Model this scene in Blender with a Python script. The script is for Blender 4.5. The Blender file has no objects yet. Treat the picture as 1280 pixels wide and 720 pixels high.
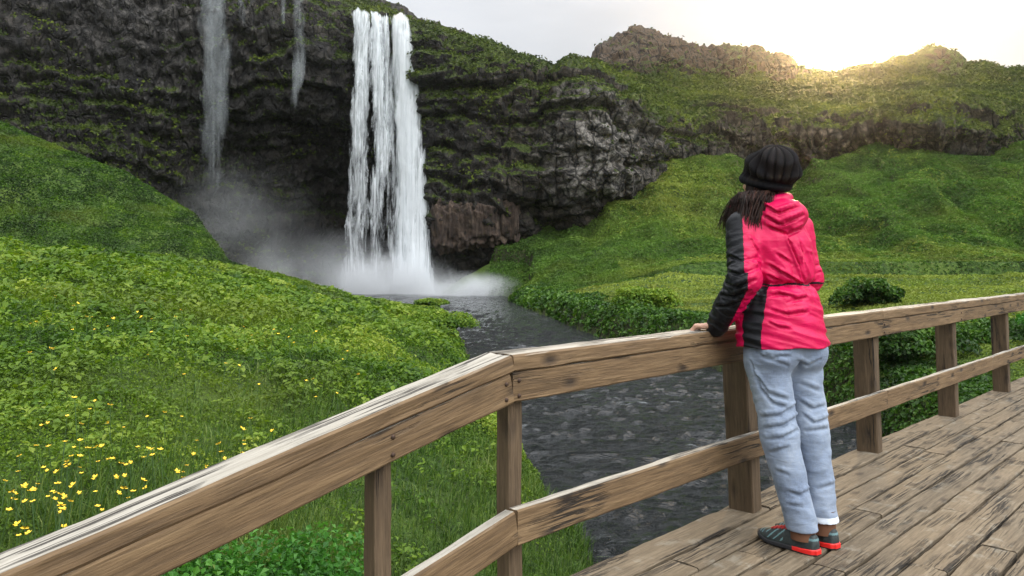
import bpy, math, random
import numpy as np
from mathutils import Vector, Matrix
rng = np.random.default_rng(7)
random.seed(7)
scene = bpy.context.scene
COL = scene.collection

# ------------------------------------------------------------------ noise
_pr = np.random.default_rng(3)
_perm = np.concatenate([_pr.permutation(256)] * 3).astype(np.int32)
_g = _pr.normal(size=(256, 3)); _g /= np.linalg.norm(_g, axis=1)[:, None]
_g = _g.astype(np.float32)

def perlin(p):
    p = np.asarray(p, np.float32)
    i = np.floor(p).astype(np.int32); f = p - i; i &= 255
    u = f * f * f * (f * (f * 6 - 15) + 10)
    def gr(dx, dy, dz):
        h = _perm[_perm[_perm[i[:, 0] + dx] + i[:, 1] + dy] + i[:, 2] + dz]
        g = _g[h]
        return g[:, 0] * (f[:, 0] - dx) + g[:, 1] * (f[:, 1] - dy) + g[:, 2] * (f[:, 2] - dz)
    def lp(a, b, t): return a + t * (b - a)
    x00 = lp(gr(0, 0, 0), gr(1, 0, 0), u[:, 0]); x10 = lp(gr(0, 1, 0), gr(1, 1, 0), u[:, 0])
    x01 = lp(gr(0, 0, 1), gr(1, 0, 1), u[:, 0]); x11 = lp(gr(0, 1, 1), gr(1, 1, 1), u[:, 0])
    return lp(lp(x00, x10, u[:, 1]), lp(x01, x11, u[:, 1]), u[:, 2]) * 1.6

def fbm(p, oct=4, gain=.5, lac=2.03):
    p = np.asarray(p, np.float32); a = 1.; s = 0; 
    for k in range(oct):
        s = s + a * perlin(p + 17.3 * k); p = p * lac; a *= gain
    return s

def ridged(p, oct=4, gain=.5, lac=2.07):
    p = np.asarray(p, np.float32); a = 1.; s = 0
    for k in range(oct):
        s = s + a * (1 - 2 * np.abs(perlin(p + 9.7 * k))); p = p * lac; a *= gain
    return s

def P3(x, y, z=0., s=1.):
    x = np.asarray(x, float)
    return np.stack([x * s, np.broadcast_to(y, x.shape) * s, np.broadcast_to(z, x.shape) * s], 1)

def sstep(a, b, x):
    t = np.clip((x - a) / (b - a), 0, 1); return t * t * (3 - 2 * t)

# ------------------------------------------------------------------ meshes
def mesh_np(name, V, F, mats=(), parent=None, smooth=True, midx=None, attrs=None, local=None):
    """one mesh object out of numpy arrays (F: n x 3 or n x 4)"""
    V = np.asarray(V, np.float32); F = np.asarray(F, np.int32)
    me = bpy.data.meshes.new(name)
    n, k = F.shape
    me.vertices.add(len(V)); me.vertices.foreach_set('co', V.ravel())
    me.loops.add(n * k); me.loops.foreach_set('vertex_index', F.ravel())
    me.polygons.add(n); me.polygons.foreach_set('loop_start', np.arange(0, n * k, k, dtype=np.int32))
    me.polygons.foreach_set('loop_total', np.full(n, k, np.int32))
    me.polygons.foreach_set('use_smooth', np.full(n, bool(smooth)))
    if midx is not None: me.polygons.foreach_set('material_index', np.asarray(midx, np.int32))
    for an, (dom, val) in (attrs or {}).items():
        at = me.attributes.new(an, 'FLOAT', dom); at.data.foreach_set('value', np.asarray(val, np.float32))
    for m in (mats if isinstance(mats, (list, tuple)) else [mats]): me.materials.append(m)
    me.update(); me.validate()
    o = bpy.data.objects.new(name, me); COL.objects.link(o)
    if local is not None: o.matrix_world = local
    if parent is not None: o.parent = parent
    return o

def grid_faces(nr, nc, wrap=False):
    r = np.arange(nr - 1)[:, None]; c = np.arange(nc if wrap else nc - 1)[None, :]
    c2 = (c + 1) % nc
    return np.stack([r * nc + c, r * nc + c2, (r + 1) * nc + c2, (r + 1) * nc + c], -1).reshape(-1, 4)

def join_np(parts):
    """list of (V, F, m) -> V, F, midx"""
    Vs, Fs, Ms, o = [], [], [], 0
    for V, F, m in parts:
        Vs.append(V); Fs.append(np.asarray(F) + o); o += len(V)
        Ms.append(np.broadcast_to(np.asarray(m), (len(F),)))
    return np.concatenate(Vs), np.concatenate(Fs), np.concatenate(Ms)

def tag(o, label=None, cat=None, group=None, kind=None):
    if label: o['label'] = label
    if cat: o['category'] = cat
    if group: o['group'] = group
    if kind: o['kind'] = kind
    return o

# ------------------------------------------------------------------ materials
class NT:
    def __init__(s, name):
        s.m = bpy.data.materials.new(name); s.m.use_nodes = True
        s.t = s.m.node_tree; s.t.nodes.clear()
        s.out = s.t.nodes.new('ShaderNodeOutputMaterial')
    def n(s, typ, inp=None, **kw):
        nd = s.t.nodes.new('ShaderNode' + typ)
        for k, v in kw.items(): setattr(nd, k, v)
        for k, v in (inp or {}).items():
            if isinstance(v, bpy.types.NodeSocket): s.t.links.new(v, nd.inputs[k])
            else: nd.inputs[k].default_value = v
        return nd
    def surf(s, sock): s.t.links.new(sock, s.out.inputs['Surface']); return s.m
    def vol(s, sock): s.t.links.new(sock, s.out.inputs['Volume']); return s.m
    def noise(s, vec, scale, detail=4, rough=.55, dist=0.):
        return s.n('TexNoise', {'Vector': vec, 'Scale': scale, 'Detail': detail, 'Roughness': rough, 'Distortion': dist}).outputs['Fac']
    def map(s, vec, scale=(1, 1, 1), loc=(0, 0, 0), rot=(0, 0, 0)):
        return s.n('Mapping', {'Vector': vec, 'Scale': scale, 'Location': loc, 'Rotation': rot}).outputs[0]
    def ramp(s, fac, stops, interp='LINEAR'):
        nd = s.n('ValToRGB', {'Fac': fac}); cr = nd.color_ramp; cr.interpolation = interp
        while len(cr.elements) < len(stops): cr.elements.new(.5)
        for e, (p, c) in zip(cr.elements, stops):
            e.position = p; e.color = (*c, 1) if not isinstance(c, (int, float)) else (c, c, c, 1)
        return nd.outputs[0]
    def math(s, op, a, b=0., c=0., clamp=False):
        nd = s.n('Math', operation=op, use_clamp=clamp)
        for k, v in enumerate((a, b, c)):
            if isinstance(v, bpy.types.NodeSocket): s.t.links.new(v, nd.inputs[k])
            else: nd.inputs[k].default_value = v
        return nd.outputs[0]
    def mix(s, fac, a, b, mode='MIX'):
        nd = s.n('MixRGB', blend_type=mode)
        for k, v in (('Fac', fac), ('Color1', a), ('Color2', b)):
            if isinstance(v, bpy.types.NodeSocket): s.t.links.new(v, nd.inputs[k])
            elif isinstance(v, (tuple, list)): nd.inputs[k].default_value = (*v[:3], 1)
            else: nd.inputs[k].default_value = v if k == 'Fac' else (v, v, v, 1)
        return nd.outputs[0]
    def bump(s, h, strength=.5, dist=.02, normal=None):
        i = {'Height': h, 'Strength': strength, 'Distance': dist}
        if normal is not None: i['Normal'] = normal
        return s.n('Bump', i).outputs[0]
    def attr(s, name): return s.n('Attribute', attribute_name=name).outputs['Fac']
    def pos(s): return s.n('NewGeometry').outputs['Position']
    def obj(s): return s.n('TexCoord').outputs['Object']
    def bsdf(s, col, rough=.8, normal=None, **kw):
        i = {'Roughness': rough}
        i['Base Color'] = col if isinstance(col, bpy.types.NodeSocket) else (*col[:3], 1)
        if normal is not None: i['Normal'] = normal
        for k, v in kw.items(): i[k.replace('_', ' ')] = v
        return s.n('BsdfPrincipled', i).outputs[0]

def simple(name, col, rough=.7, **kw):
    t = NT(name); return t.surf(t.bsdf(col, rough, **kw))

# ------------------------------------------------------------------ camera
F_PX, HZ, CZ = 1000., 330., 2.8
cam = bpy.data.cameras.new('camera'); camo = bpy.data.objects.new('camera', cam); COL.objects.link(camo)
camo.location = (0, 0, CZ); camo.rotation_euler = (math.pi / 2, 0, 0)
cam.lens = 36 * F_PX / 1280; cam.sensor_width = 36; cam.shift_y = (HZ - 360) / 1280
cam.clip_start = .05; cam.clip_end = 3000
scene.camera = camo
def at(px, py, Y):
    return np.array([(px - 640) / F_PX * Y, Y, CZ + (HZ - py) / F_PX * Y])
# ------------------------------------------------------------------ sky and sun
SUN_AZ, SUN_EL = math.radians(22.5), math.radians(12.9)
def build_world():
    w = bpy.data.worlds.new('World'); scene.world = w; w.use_nodes = True
    t = w.node_tree; t.nodes.clear()
    def n(typ, **kw):
        nd = t.nodes.new('ShaderNode' + typ)
        for k, v in kw.items(): setattr(nd, k, v)
        return nd
    def lk(a, b): t.links.new(a, b)
    def mth(op, a, b=0., clamp=False):
        nd = n('Math', operation=op, use_clamp=clamp)
        for k, v in enumerate((a, b)):
            if isinstance(v, bpy.types.NodeSocket): lk(v, nd.inputs[k])
            else: nd.inputs[k].default_value = v
        return nd.outputs[0]
    out = n('OutputWorld')
    sky = n('TexSky', sky_type='NISHITA', sun_disc=False)
    sky.sun_elevation = SUN_EL; sky.sun_rotation = SUN_AZ; sky.dust_density = 0.; sky.air_density = .6
    hs = n('HueSaturation'); hs.inputs['Saturation'].default_value = .45; lk(sky.outputs[0], hs.inputs['Color'])
    bg1 = n('Background'); bg1.inputs['Strength'].default_value = .05; lk(hs.outputs[0], bg1.inputs[0])
    # thin overcast: brighter to the zenith, broken by soft cloud, brightest round the sun
    tc = n('TexCoord'); sep = n('SeparateXYZ'); lk(tc.outputs['Generated'], sep.inputs[0])
    z = mth('MAXIMUM', sep.outputs['Z'], 0.)
    grad = mth('MULTIPLY_ADD', mth('POWER', z, 2.), 3.6); grad.node.inputs[2].default_value = .42
    mp = n('Mapping'); mp.inputs['Scale'].default_value = (1.2, 1.2, 4.); lk(tc.outputs['Generated'], mp.inputs[0])
    nz = n('TexNoise'); nz.inputs['Scale'].default_value = 2.6; nz.inputs['Detail'].default_value = 6; nz.inputs['Roughness'].default_value = .5
    lk(mp.outputs[0], nz.inputs['Vector'])
    cl = mth('MULTIPLY_ADD', nz.outputs['Fac'], .7); t.nodes[-1].inputs[2].default_value = .65
    back = mth('MULTIPLY_ADD', mth('MAXIMUM', mth('MULTIPLY', sep.outputs['Y'], -1.), 0.), .6); back.node.inputs[2].default_value = 1.  # sky behind the camera brightened, added to light surfaces facing it
    lum0 = mth('MULTIPLY', mth('MULTIPLY', grad, cl), back)
    # soft key light added to the sky, high behind the right shoulder
    kd = n('VectorMath', operation='DOT_PRODUCT'); kd.inputs[1].default_value = Vector((.58, -.48, .66)).normalized(); lk(tc.outputs['Generated'], kd.inputs[0])
    lum = mth('ADD', lum0, mth('MULTIPLY', mth('POWER', mth('MAXIMUM', kd.outputs['Value'], 0.), 7.), KEY))
    sd = Vector((math.sin(SUN_AZ) * math.cos(math.radians(12.9)), math.cos(SUN_AZ) * math.cos(math.radians(12.9)), math.sin(math.radians(12.9))))
    dt = n('VectorMath', operation='DOT_PRODUCT'); dt.inputs[1].default_value = sd; lk(tc.outputs['Generated'], dt.inputs[0])
    d = mth('MAXIMUM', dt.outputs['Value'], 0.)
    g1 = mth('MULTIPLY', mth('POWER', d, 1600.), 14.); g2 = mth('MULTIPLY', mth('POWER', d, 160.), .55); g3 = mth('MULTIPLY', mth('POWER', d, 16.), .07)
    glow = mth('ADD', mth('ADD', g1, g2), g3)
    c1 = n('MixRGB', blend_type='MULTIPLY'); c1.inputs[0].default_value = 1; c1.inputs[1].default_value = (.955, .975, 1.0, 1); lk(lum, c1.inputs[2])
    c2 = n('MixRGB', blend_type='MULTIPLY'); c2.inputs[0].default_value = 1; c2.inputs[1].default_value = (1., .76, .36, 1); lk(glow, c2.inputs[2])
    ad = n('MixRGB', blend_type='ADD'); ad.inputs[0].default_value = 1; lk(c1.outputs[0], ad.inputs[1]); lk(c2.outputs[0], ad.inputs[2])
    bg2 = n('Background'); bg2.inputs['Strength'].default_value = SKY_STR; lk(ad.outputs[0], bg2.inputs[0])
    add = n('AddShader'); lk(bg1.outputs[0], add.inputs[0]); lk(bg2.outputs[0], add.inputs[1]); lk(add.outputs[0], out.inputs['Surface'])
    L = bpy.data.lights.new('sun', 'SUN'); L.energy = SUN_STR; L.angle = math.radians(4); L.color = (1, .66, .30)
    lo = bpy.data.objects.new('sun', L); COL.objects.link(lo)
    d = Vector((math.sin(SUN_AZ) * math.cos(SUN_EL), math.cos(SUN_AZ) * math.cos(SUN_EL), math.sin(SUN_EL)))
    lo.rotation_euler = d.to_track_quat('Z', 'Y').to_euler(); lo.location = (20, 40, 60)
KEY = 6.8
SKY_STR, SUN_STR = 1.0, 5.0
build_world()
vs = scene.view_settings
vs.view_transform = 'Standard'; vs.look = 'None'; vs.gamma = 1; vs.use_curve_mapping = False; vs.exposure = -.2
cy = scene.cycles
cy.use_denoising = True
try: cy.denoiser = 'OPENIMAGEDENOISE'
except Exception: pass
cy.max_bounces = 8; cy.diffuse_bounces = 3; cy.glossy_bounces = 3; cy.transmission_bounces = 4; cy.transparent_max_bounces = 24; cy.volume_bounces = 1
cy.volume_step_rate = 2.0; cy.volume_max_steps = 128
cy.sample_clamp_indirect = 6
# ------------------------------------------------------------------ land
# control points in plan (x, y, z), metres; water level is z = 0, the deck of the bridge 1.6
CP = []
def cp(x, y, z): CP.append((x, y, z))
def cq(px, py, Y): CP.append(tuple(at(px, py, Y)))
for x, y, z in [(-2.8, 5.2, 1.4), (-4.2, 5.2, 1.5), (-1.6, 5.2, 1.15), (-.8, 5.2, .85), (0, 5.4, .4), (-8, 5, 1.7), (-14, 6, 2.0),
                (-3, 2.5, 1.0), (-1.5, 2.8, .8), (-6, 2, 1.3), (-2, 0, .7), (-6, -4, 1.0), (-3, -8, .8), (-15, -6, 1.5),
                (-7, 10, 2.0), (-4, 10, 1.72), (-2, 10, 1.25), (-.8, 10, .7), (-13, 10, 2.3),
                (-1.2, 16, .55), (-3, 16, 1.15), (-6, 16, 1.75), (-10.5, 16, 2.25), (-18, 16, 2.9),
                (-2.6, 26, .5), (-5, 26, 1.05), (-9, 26, 1.85), (-16.6, 26, 3.0), (-26, 26, 3.6),
                (-4.2, 36, .45), (-8, 36, 1.2), (-12.5, 36, 2.1),
                (-6, 46, .2), (-25, 43, 2.7), (-30, 43, 3.4), (-21, 45, 2.0), (-16.5, 46, 1.1), (-36, 43, 4.6), (-13, 48, .5),
                (-60, 60, 19), (-50, 40, 9), (-80, 60, 24), (-60, 20, 7), (-40, 10, 4), (-100, 20, 9), (-60, -20, 3), (-24, 68, 1.5), (-32, 72, 3), (-45, 74, 8), (-30, 90, 2), (-60, 95, 6),
                ]: cp(x, y, z)
for a in [(420, 385, 48.5), (500, 383, 49), (330, 355, 42), (250, 336, 40), (150, 320, 38), (0, 309, 36),
          (0, 150, 62), (80, 183, 60), (160, 217, 58), (220, 249, 57), (260, 271, 56), (300, 299, 55), (330, 319, 54.5), (350, 345, 54),
          (60, 240, 52), (160, 275, 51), (250, 300, 50)]: cq(*a)
# right side
for x, y, z in [(6.6, 8, 1.0), (7.6, 8, 1.4), (9, 5, 1.5), (7, 2, 1.2), (6, -4, 1.), (14, -6, 1.4), (14, 4, 1.5), (24, 10, 1.7), (40, 5, 2),
                (7.6, 12, 1.0), (9, 12, 1.4), (12, 14, 1.55), (18, 16, 1.6), (7.4, 17, 1.2), (6.8, 22, 1.15), (10, 22, 1.5), (18, 24, 1.6), (28, 26, 1.75), (45, 28, 2),
                (5, 31, 1.0), (8, 32, 1.4), (16, 34, 1.55), (28, 38, 1.65), (44, 38, 1.9), (3.6, 43, .95), (7, 44, 1.4),
                (1.2, 56, .7), (4, 56, 1.3), (60, 55, 3.2), (90, 60, 5), (80, 30, 3), (100, 80, 14)]: cp(x, y, z)
for a in [(700, 354, 58), (780, 348.5, 53), (860, 347, 51.5), (950, 346.5, 51), (1100, 346, 50), (1280, 346, 49.5),
          (790, 333, 57.5), (860, 329, 56), (950, 328, 56), (1100, 326.5, 55), (1280, 324, 54.5), (1450, 322, 54),
          (860, 327, 61), (1050, 325, 61), (1280, 321, 60.5), (760, 331, 64), (720, 340, 64), (690, 345, 66), (650, 352, 66), (600, 349, 70), (560, 352, 71),
          (545, 316, 76), (600, 314, 76), (650, 305, 77), (700, 292, 78), (740, 272, 80), (700, 318, 72), (745, 305, 73),
          (870, 197, 86), (820, 207, 84.5), (790, 235, 82), (920, 207, 86), (845, 232, 79), (850, 265, 74), (800, 285, 73), (760, 300, 73.5), (900, 262, 74.5), (880, 300, 68),
          (1000, 228, 92), (985, 258, 84), (980, 292, 73), (1090, 185, 88), (1040, 196, 88), (1135, 192, 87.5), (1180, 197, 86), (1280, 174, 88), (1400, 172, 88), (1100, 232, 79), (1100, 262, 74), (1200, 235, 78), (1200, 262, 74), (1280, 240, 75), (1060, 290, 69), (1200, 290, 68), (1280, 285, 68), (1400, 250, 74)]: cq(*a)
for x, y, z in [(20, 112, 6), (60, 112, 8), (-20, 112, 2), (-70, 120, 6), (110, 120, 10), (200, 50, 12), (-200, 50, 14), (0, 200, 6), (0, -100, 2), (-150, -80, 4), (150, -80, 4)]: cp(x, y, z)
CP = np.array(CP, float)
_D = np.hypot(CP[:, None, 0] - CP[None, :, 0], CP[:, None, 1] - CP[None, :, 1])
_K = -np.sqrt(_D ** 2 + .6 ** 2) / 10
_n = len(CP); _A = np.zeros((_n + 3, _n + 3)); _A[:_n, :_n] = _K + 1e-3 * -np.eye(_n)
_A[:_n, _n] = 1; _A[:_n, _n + 1] = CP[:, 0] / 50; _A[:_n, _n + 2] = CP[:, 1] / 50; _A[_n:, :_n] = _A[:_n, _n:].T
_W = np.linalg.solve(_A, np.concatenate([CP[:, 2], [0, 0, 0]]))
def tps(x, y):
    out = np.empty(len(x))
    for s in range(0, len(x), 40000):
        xs, ys = x[s:s + 40000], y[s:s + 40000]
        K = -np.sqrt((xs[:, None] - CP[:, 0]) ** 2 + (ys[:, None] - CP[:, 1]) ** 2 + .36) / 10
        out[s:s + 40000] = K @ _W[:_n] + _W[_n] + _W[_n + 1] * xs / 50 + _W[_n + 2] * ys / 50
    return out

LEFT = [(-6, -40), (-1, -8), (.6, 0), (.95, 4), (.72, 7.2), (.62, 8.3), (.5, 9.2), (.08, 12.2), (-.6, 17), (-1.55, 25.5), (-2.9, 38), (-4.2, 47), (-4.6, 50.5)]
POOL = [(-7.5, 51), (-10.5, 51.5), (-14, 53.5), (-18, 60), (-24, 74), (-24, 90), (-7.2, 90), (-6.6, 74.5), (-3.5, 70.5), (.2, 68.3), (.8, 65.5)]
RIGHT = [(-.3, 61.5), (.6, 52), (1.8, 43), (3.1, 31.5), (5.0, 24), (6.0, 18), (6.1, 15), (5.9, 12.8), (5.7, 10.5), (5.6, 7), (5, 2), (4, -8), (2, -40)]
RIV = np.array(LEFT + POOL + RIGHT, float)
def river_sd(x, y):
    """signed distance to the water's edge, positive on land"""
    d = np.full(len(x), 1e9); ins = np.zeros(len(x), bool)
    for (x0, y0), (x1, y1) in zip(RIV, np.roll(RIV, -1, 0)):
        ex, ey = x1 - x0, y1 - y0
        t = np.clip(((x - x0) * ex + (y - y0) * ey) / (ex * ex + ey * ey), 0, 1)
        d = np.minimum(d, np.hypot(x - x0 - t * ex, y - y0 - t * ey))
        c = ((y0 > y) != (y1 > y)) & (x < (x1 - x0) * (y - y0) / (y1 - y0 + 1e-12) + x0)
        ins ^= c
    return np.where(ins, -d, d)

def land(x, y, detail=True):
    x = np.asarray(x, float); y = np.asarray(y, float)
    z = tps(x, y)
    sd = river_sd(x, y) + .22 * fbm(P3(x, y, 3.1, .8), 3) * np.clip((y + 10) / 40, .4, 1.3)
    dist = np.hypot(x, y)
    if detail:
        a = np.clip((dist - 2) / 40, .15, 1.)
        z = z + .55 * a * fbm(P3(x, y, 0, .11), 4, .5) * sstep(0, 6, sd)
        z = z + .09 * fbm(P3(x, y, 5., .75), 3) * sstep(.2, 1.5, sd)
        far = sstep(55, 66, y) * sstep(-2, 4, x)
        # gullies and terracettes on the far slopes
        ang = x * .35 - y * .12
        z = z + far * (.85 * ridged(np.stack([x * .16, y * .03, z * .0], 1), 3) - .25)
        pk = np.arctan2(x - 19.8, 92 - y); z = z + far * .7 * np.clip(np.hypot(x - 19.8, y - 86) / 12, 0, 1) * (x < 34) * (ridged(np.stack([pk * 2.6, np.hypot(x - 19.8, y - 86) * .04, pk * 0 + 2], 1), 3) - .5) * .8
        z = z + far * .16 * np.sin(z * 3.3 + 2.5 * fbm(P3(x, y, 1, .12), 3))
    # the terrace: a grassy step across the right-hand meadow
    ye = 52.6 + .9 * np.sin(x * .13) + .5 * perlin(P3(x, y * 0, 1., .4))
    st = sstep(9, 14, x) * (1 - sstep(60, 90, x))
    zt_ = np.where(y < ye, np.minimum(z, 1.95), z); zt_ = 1.95 + (np.maximum(z, 2.95) - 1.95) * sstep(-.7, .7, y - ye)
    wz = st * sstep(46, 50, y) * (1 - sstep(56, 60, y)); z = z * (1 - wz) + zt_ * wz
    bankL = .05 + .75 * np.clip(sd, 0, 900) ** .85 + 6 * np.clip(sd - 5, 0, 900)
    bankR = .12 + 1.7 * np.clip(sd, 0, 900) + 6 * np.clip(sd - 5, 0, 900)
    b = np.where(x > 1.7 + .3 * np.sin(y), bankR, bankL)
    w = sstep(-3, 2, np.minimum(50 - y, 99)) 
    zl = np.minimum(np.maximum(z, .06), b)
    zin = -np.minimum(.9, .12 + .45 * np.clip(-sd, 0, 5))
    return np.where(sd > 0, zl, zin), sd

def axis(lo, hi, fine_lo, fine_hi, h, growth=1.045, hmax=30):
    a = list(np.arange(fine_lo, fine_hi + 1e-6, h))
    s = h
    while a[-1] < hi: s = min(s * growth, hmax); a.append(a[-1] + s)
    s = h
    b = [a[0]]
    while b[-1] > lo: s = min(s * growth, hmax); b.append(b[-1] - s)
    return np.array(b[:0:-1] + a)

def mat_ground():
    t = NT('ground_turf'); p = t.pos()
    n1 = t.noise(p, .35, 5, .6); n2 = t.noise(p, 3.2, 5, .65); n3 = t.noise(p, 14., 3, .6); n4 = t.noise(p, 1.1, 3)
    c = t.ramp(n2, [(.32, (.012, .024, .005)), (.5, (.032, .066, .009)), (.68, (.075, .125, .018))])
    c = t.mix(t.ramp(n1, [(.4, 0), (.65, .55)]), c, (.085, .125, .016))
    c = t.mix(t.ramp(n4, [(.55, 0), (.75, .5)]), c, (.018, .04, .008))
    # bare dark earth on steep bits
    nz = t.n('SeparateXYZ', {0: t.n('NewGeometry').outputs['True Normal']}).outputs['Z']
    steep = t.ramp(t.math('ADD', nz, t.math('MULTIPLY', t.math('SUBTRACT', n2, .5), .25)), [(.50, 1), (.62, 0)])
    c = t.mix(t.math('MULTIPLY', steep, .75), c, (.03, .026, .018))
    h = t.math('ADD', n2, t.math('MULTIPLY', n3, .5))
    return t.surf(t.bsdf(c, .9, t.bump(h, 1., .23), **{'Specular_IOR_Level': .2}))

gx = axis(-200, 200, -9, 10, .11, 1.05, 20); gy = axis(-130, 160, 3.5, 14, .11, 1.022, 15)
# keep the far slopes well tessellated
gy = np.unique(np.concatenate([gy[gy < 45], np.arange(45, 96, .33), gy[gy > 96]]))
gx = np.unique(np.concatenate([gx[(gx < -42)], np.arange(-42, -9, .33), gx[(gx >= -9) & (gx <= 10)], np.arange(10.3, 62, .33), gx[gx > 62]]))
XX, YY = np.meshgrid(gx, gy)
ZZ, SDG = land(XX.ravel(), YY.ravel())
far_out = (np.hypot(XX.ravel(), YY.ravel()) > 150)
ZZ = np.where(far_out, np.clip(ZZ, -1, 20), np.clip(ZZ, -1, 26))
M_GROUND = mat_ground()
ground = mesh_np('ground', np.stack([XX.ravel(), YY.ravel(), ZZ], 1), grid_faces(len(gy), len(gx)), M_GROUND)
tag(ground, 'mossy green banks, meadow and hillsides around the stream', kind='structure')
def gz(x, y):
    """height of the built ground sheet (bilinear on its grid)"""
    x = np.asarray(x, float); y = np.asarray(y, float)
    i = np.clip(np.searchsorted(gx, x) - 1, 0, len(gx) - 2); j = np.clip(np.searchsorted(gy, y) - 1, 0, len(gy) - 2)
    u = (x - gx[i]) / (gx[i + 1] - gx[i]); v = (y - gy[j]) / (gy[j + 1] - gy[j])
    Z = ZZ.reshape(len(gy), len(gx))
    return (Z[j, i] * (1 - u) + Z[j, i + 1] * u) * (1 - v) + (Z[j + 1, i] * (1 - u) + Z[j + 1, i + 1] * u) * v

# ------------------------------------------------------------------ water
def mat_water():
    t = NT('river_water'); p = t.pos()
    q = t.map(p, (.55, 1.1, 1), rot=(0, 0, .12))
    n1 = t.noise(q, 5., 5, .65, .8); n2 = t.noise(q, 15., 4, .62, .5); n3 = t.noise(q, 38, 2)
    h = t.math('ADD', t.math('ADD', n1, t.math('MULTIPLY', n2, .42)), t.math('MULTIPLY', n3, .12))
    sky_glint = t.ramp(t.math('MULTIPLY', t.noise(q, 3.1, 6, .7, .8), t.noise(p, .35, 2)), [(.35, 0), (.45, .45)])  # pale flecks painted in as broken sky reflections on the ripples
    c = t.mix(sky_glint, (.008, .010, .011), (.35, .37, .38))
    return t.surf(t.bsdf(c, t.math('MULTIPLY_ADD', sky_glint, .5, .035), t.bump(h, 1., .23), IOR=1.33))
wx = axis(-60, 30, -2, 8, .075, 1.06, 3); wy = axis(-60, 92, 6, 24, .085, 1.03, 3)
WX, WY = np.meshgrid(wx, wy); a, b = WX.ravel(), WY.ravel()
ca, sa = math.cos(.15), math.sin(.15)
q = np.stack([(a * ca + b * sa) * .6, (b * ca - a * sa) * 1.15, a * 0 + 2], 1)
WZ = .05 * ridged(q * 1.7 + .4 * np.stack([perlin(q), perlin(q + 31), 0 * a], 1), 3, .55) - .012 + .014 * perlin(q * 4.1) + .03 * perlin(q * .5)
river = mesh_np('river', np.stack([a, b, WZ], 1), grid_faces(len(wy), len(wx)), mat_water())
tag(river, 'dark rippled stream flowing from the pool under the bridge', kind='structure')
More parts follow.
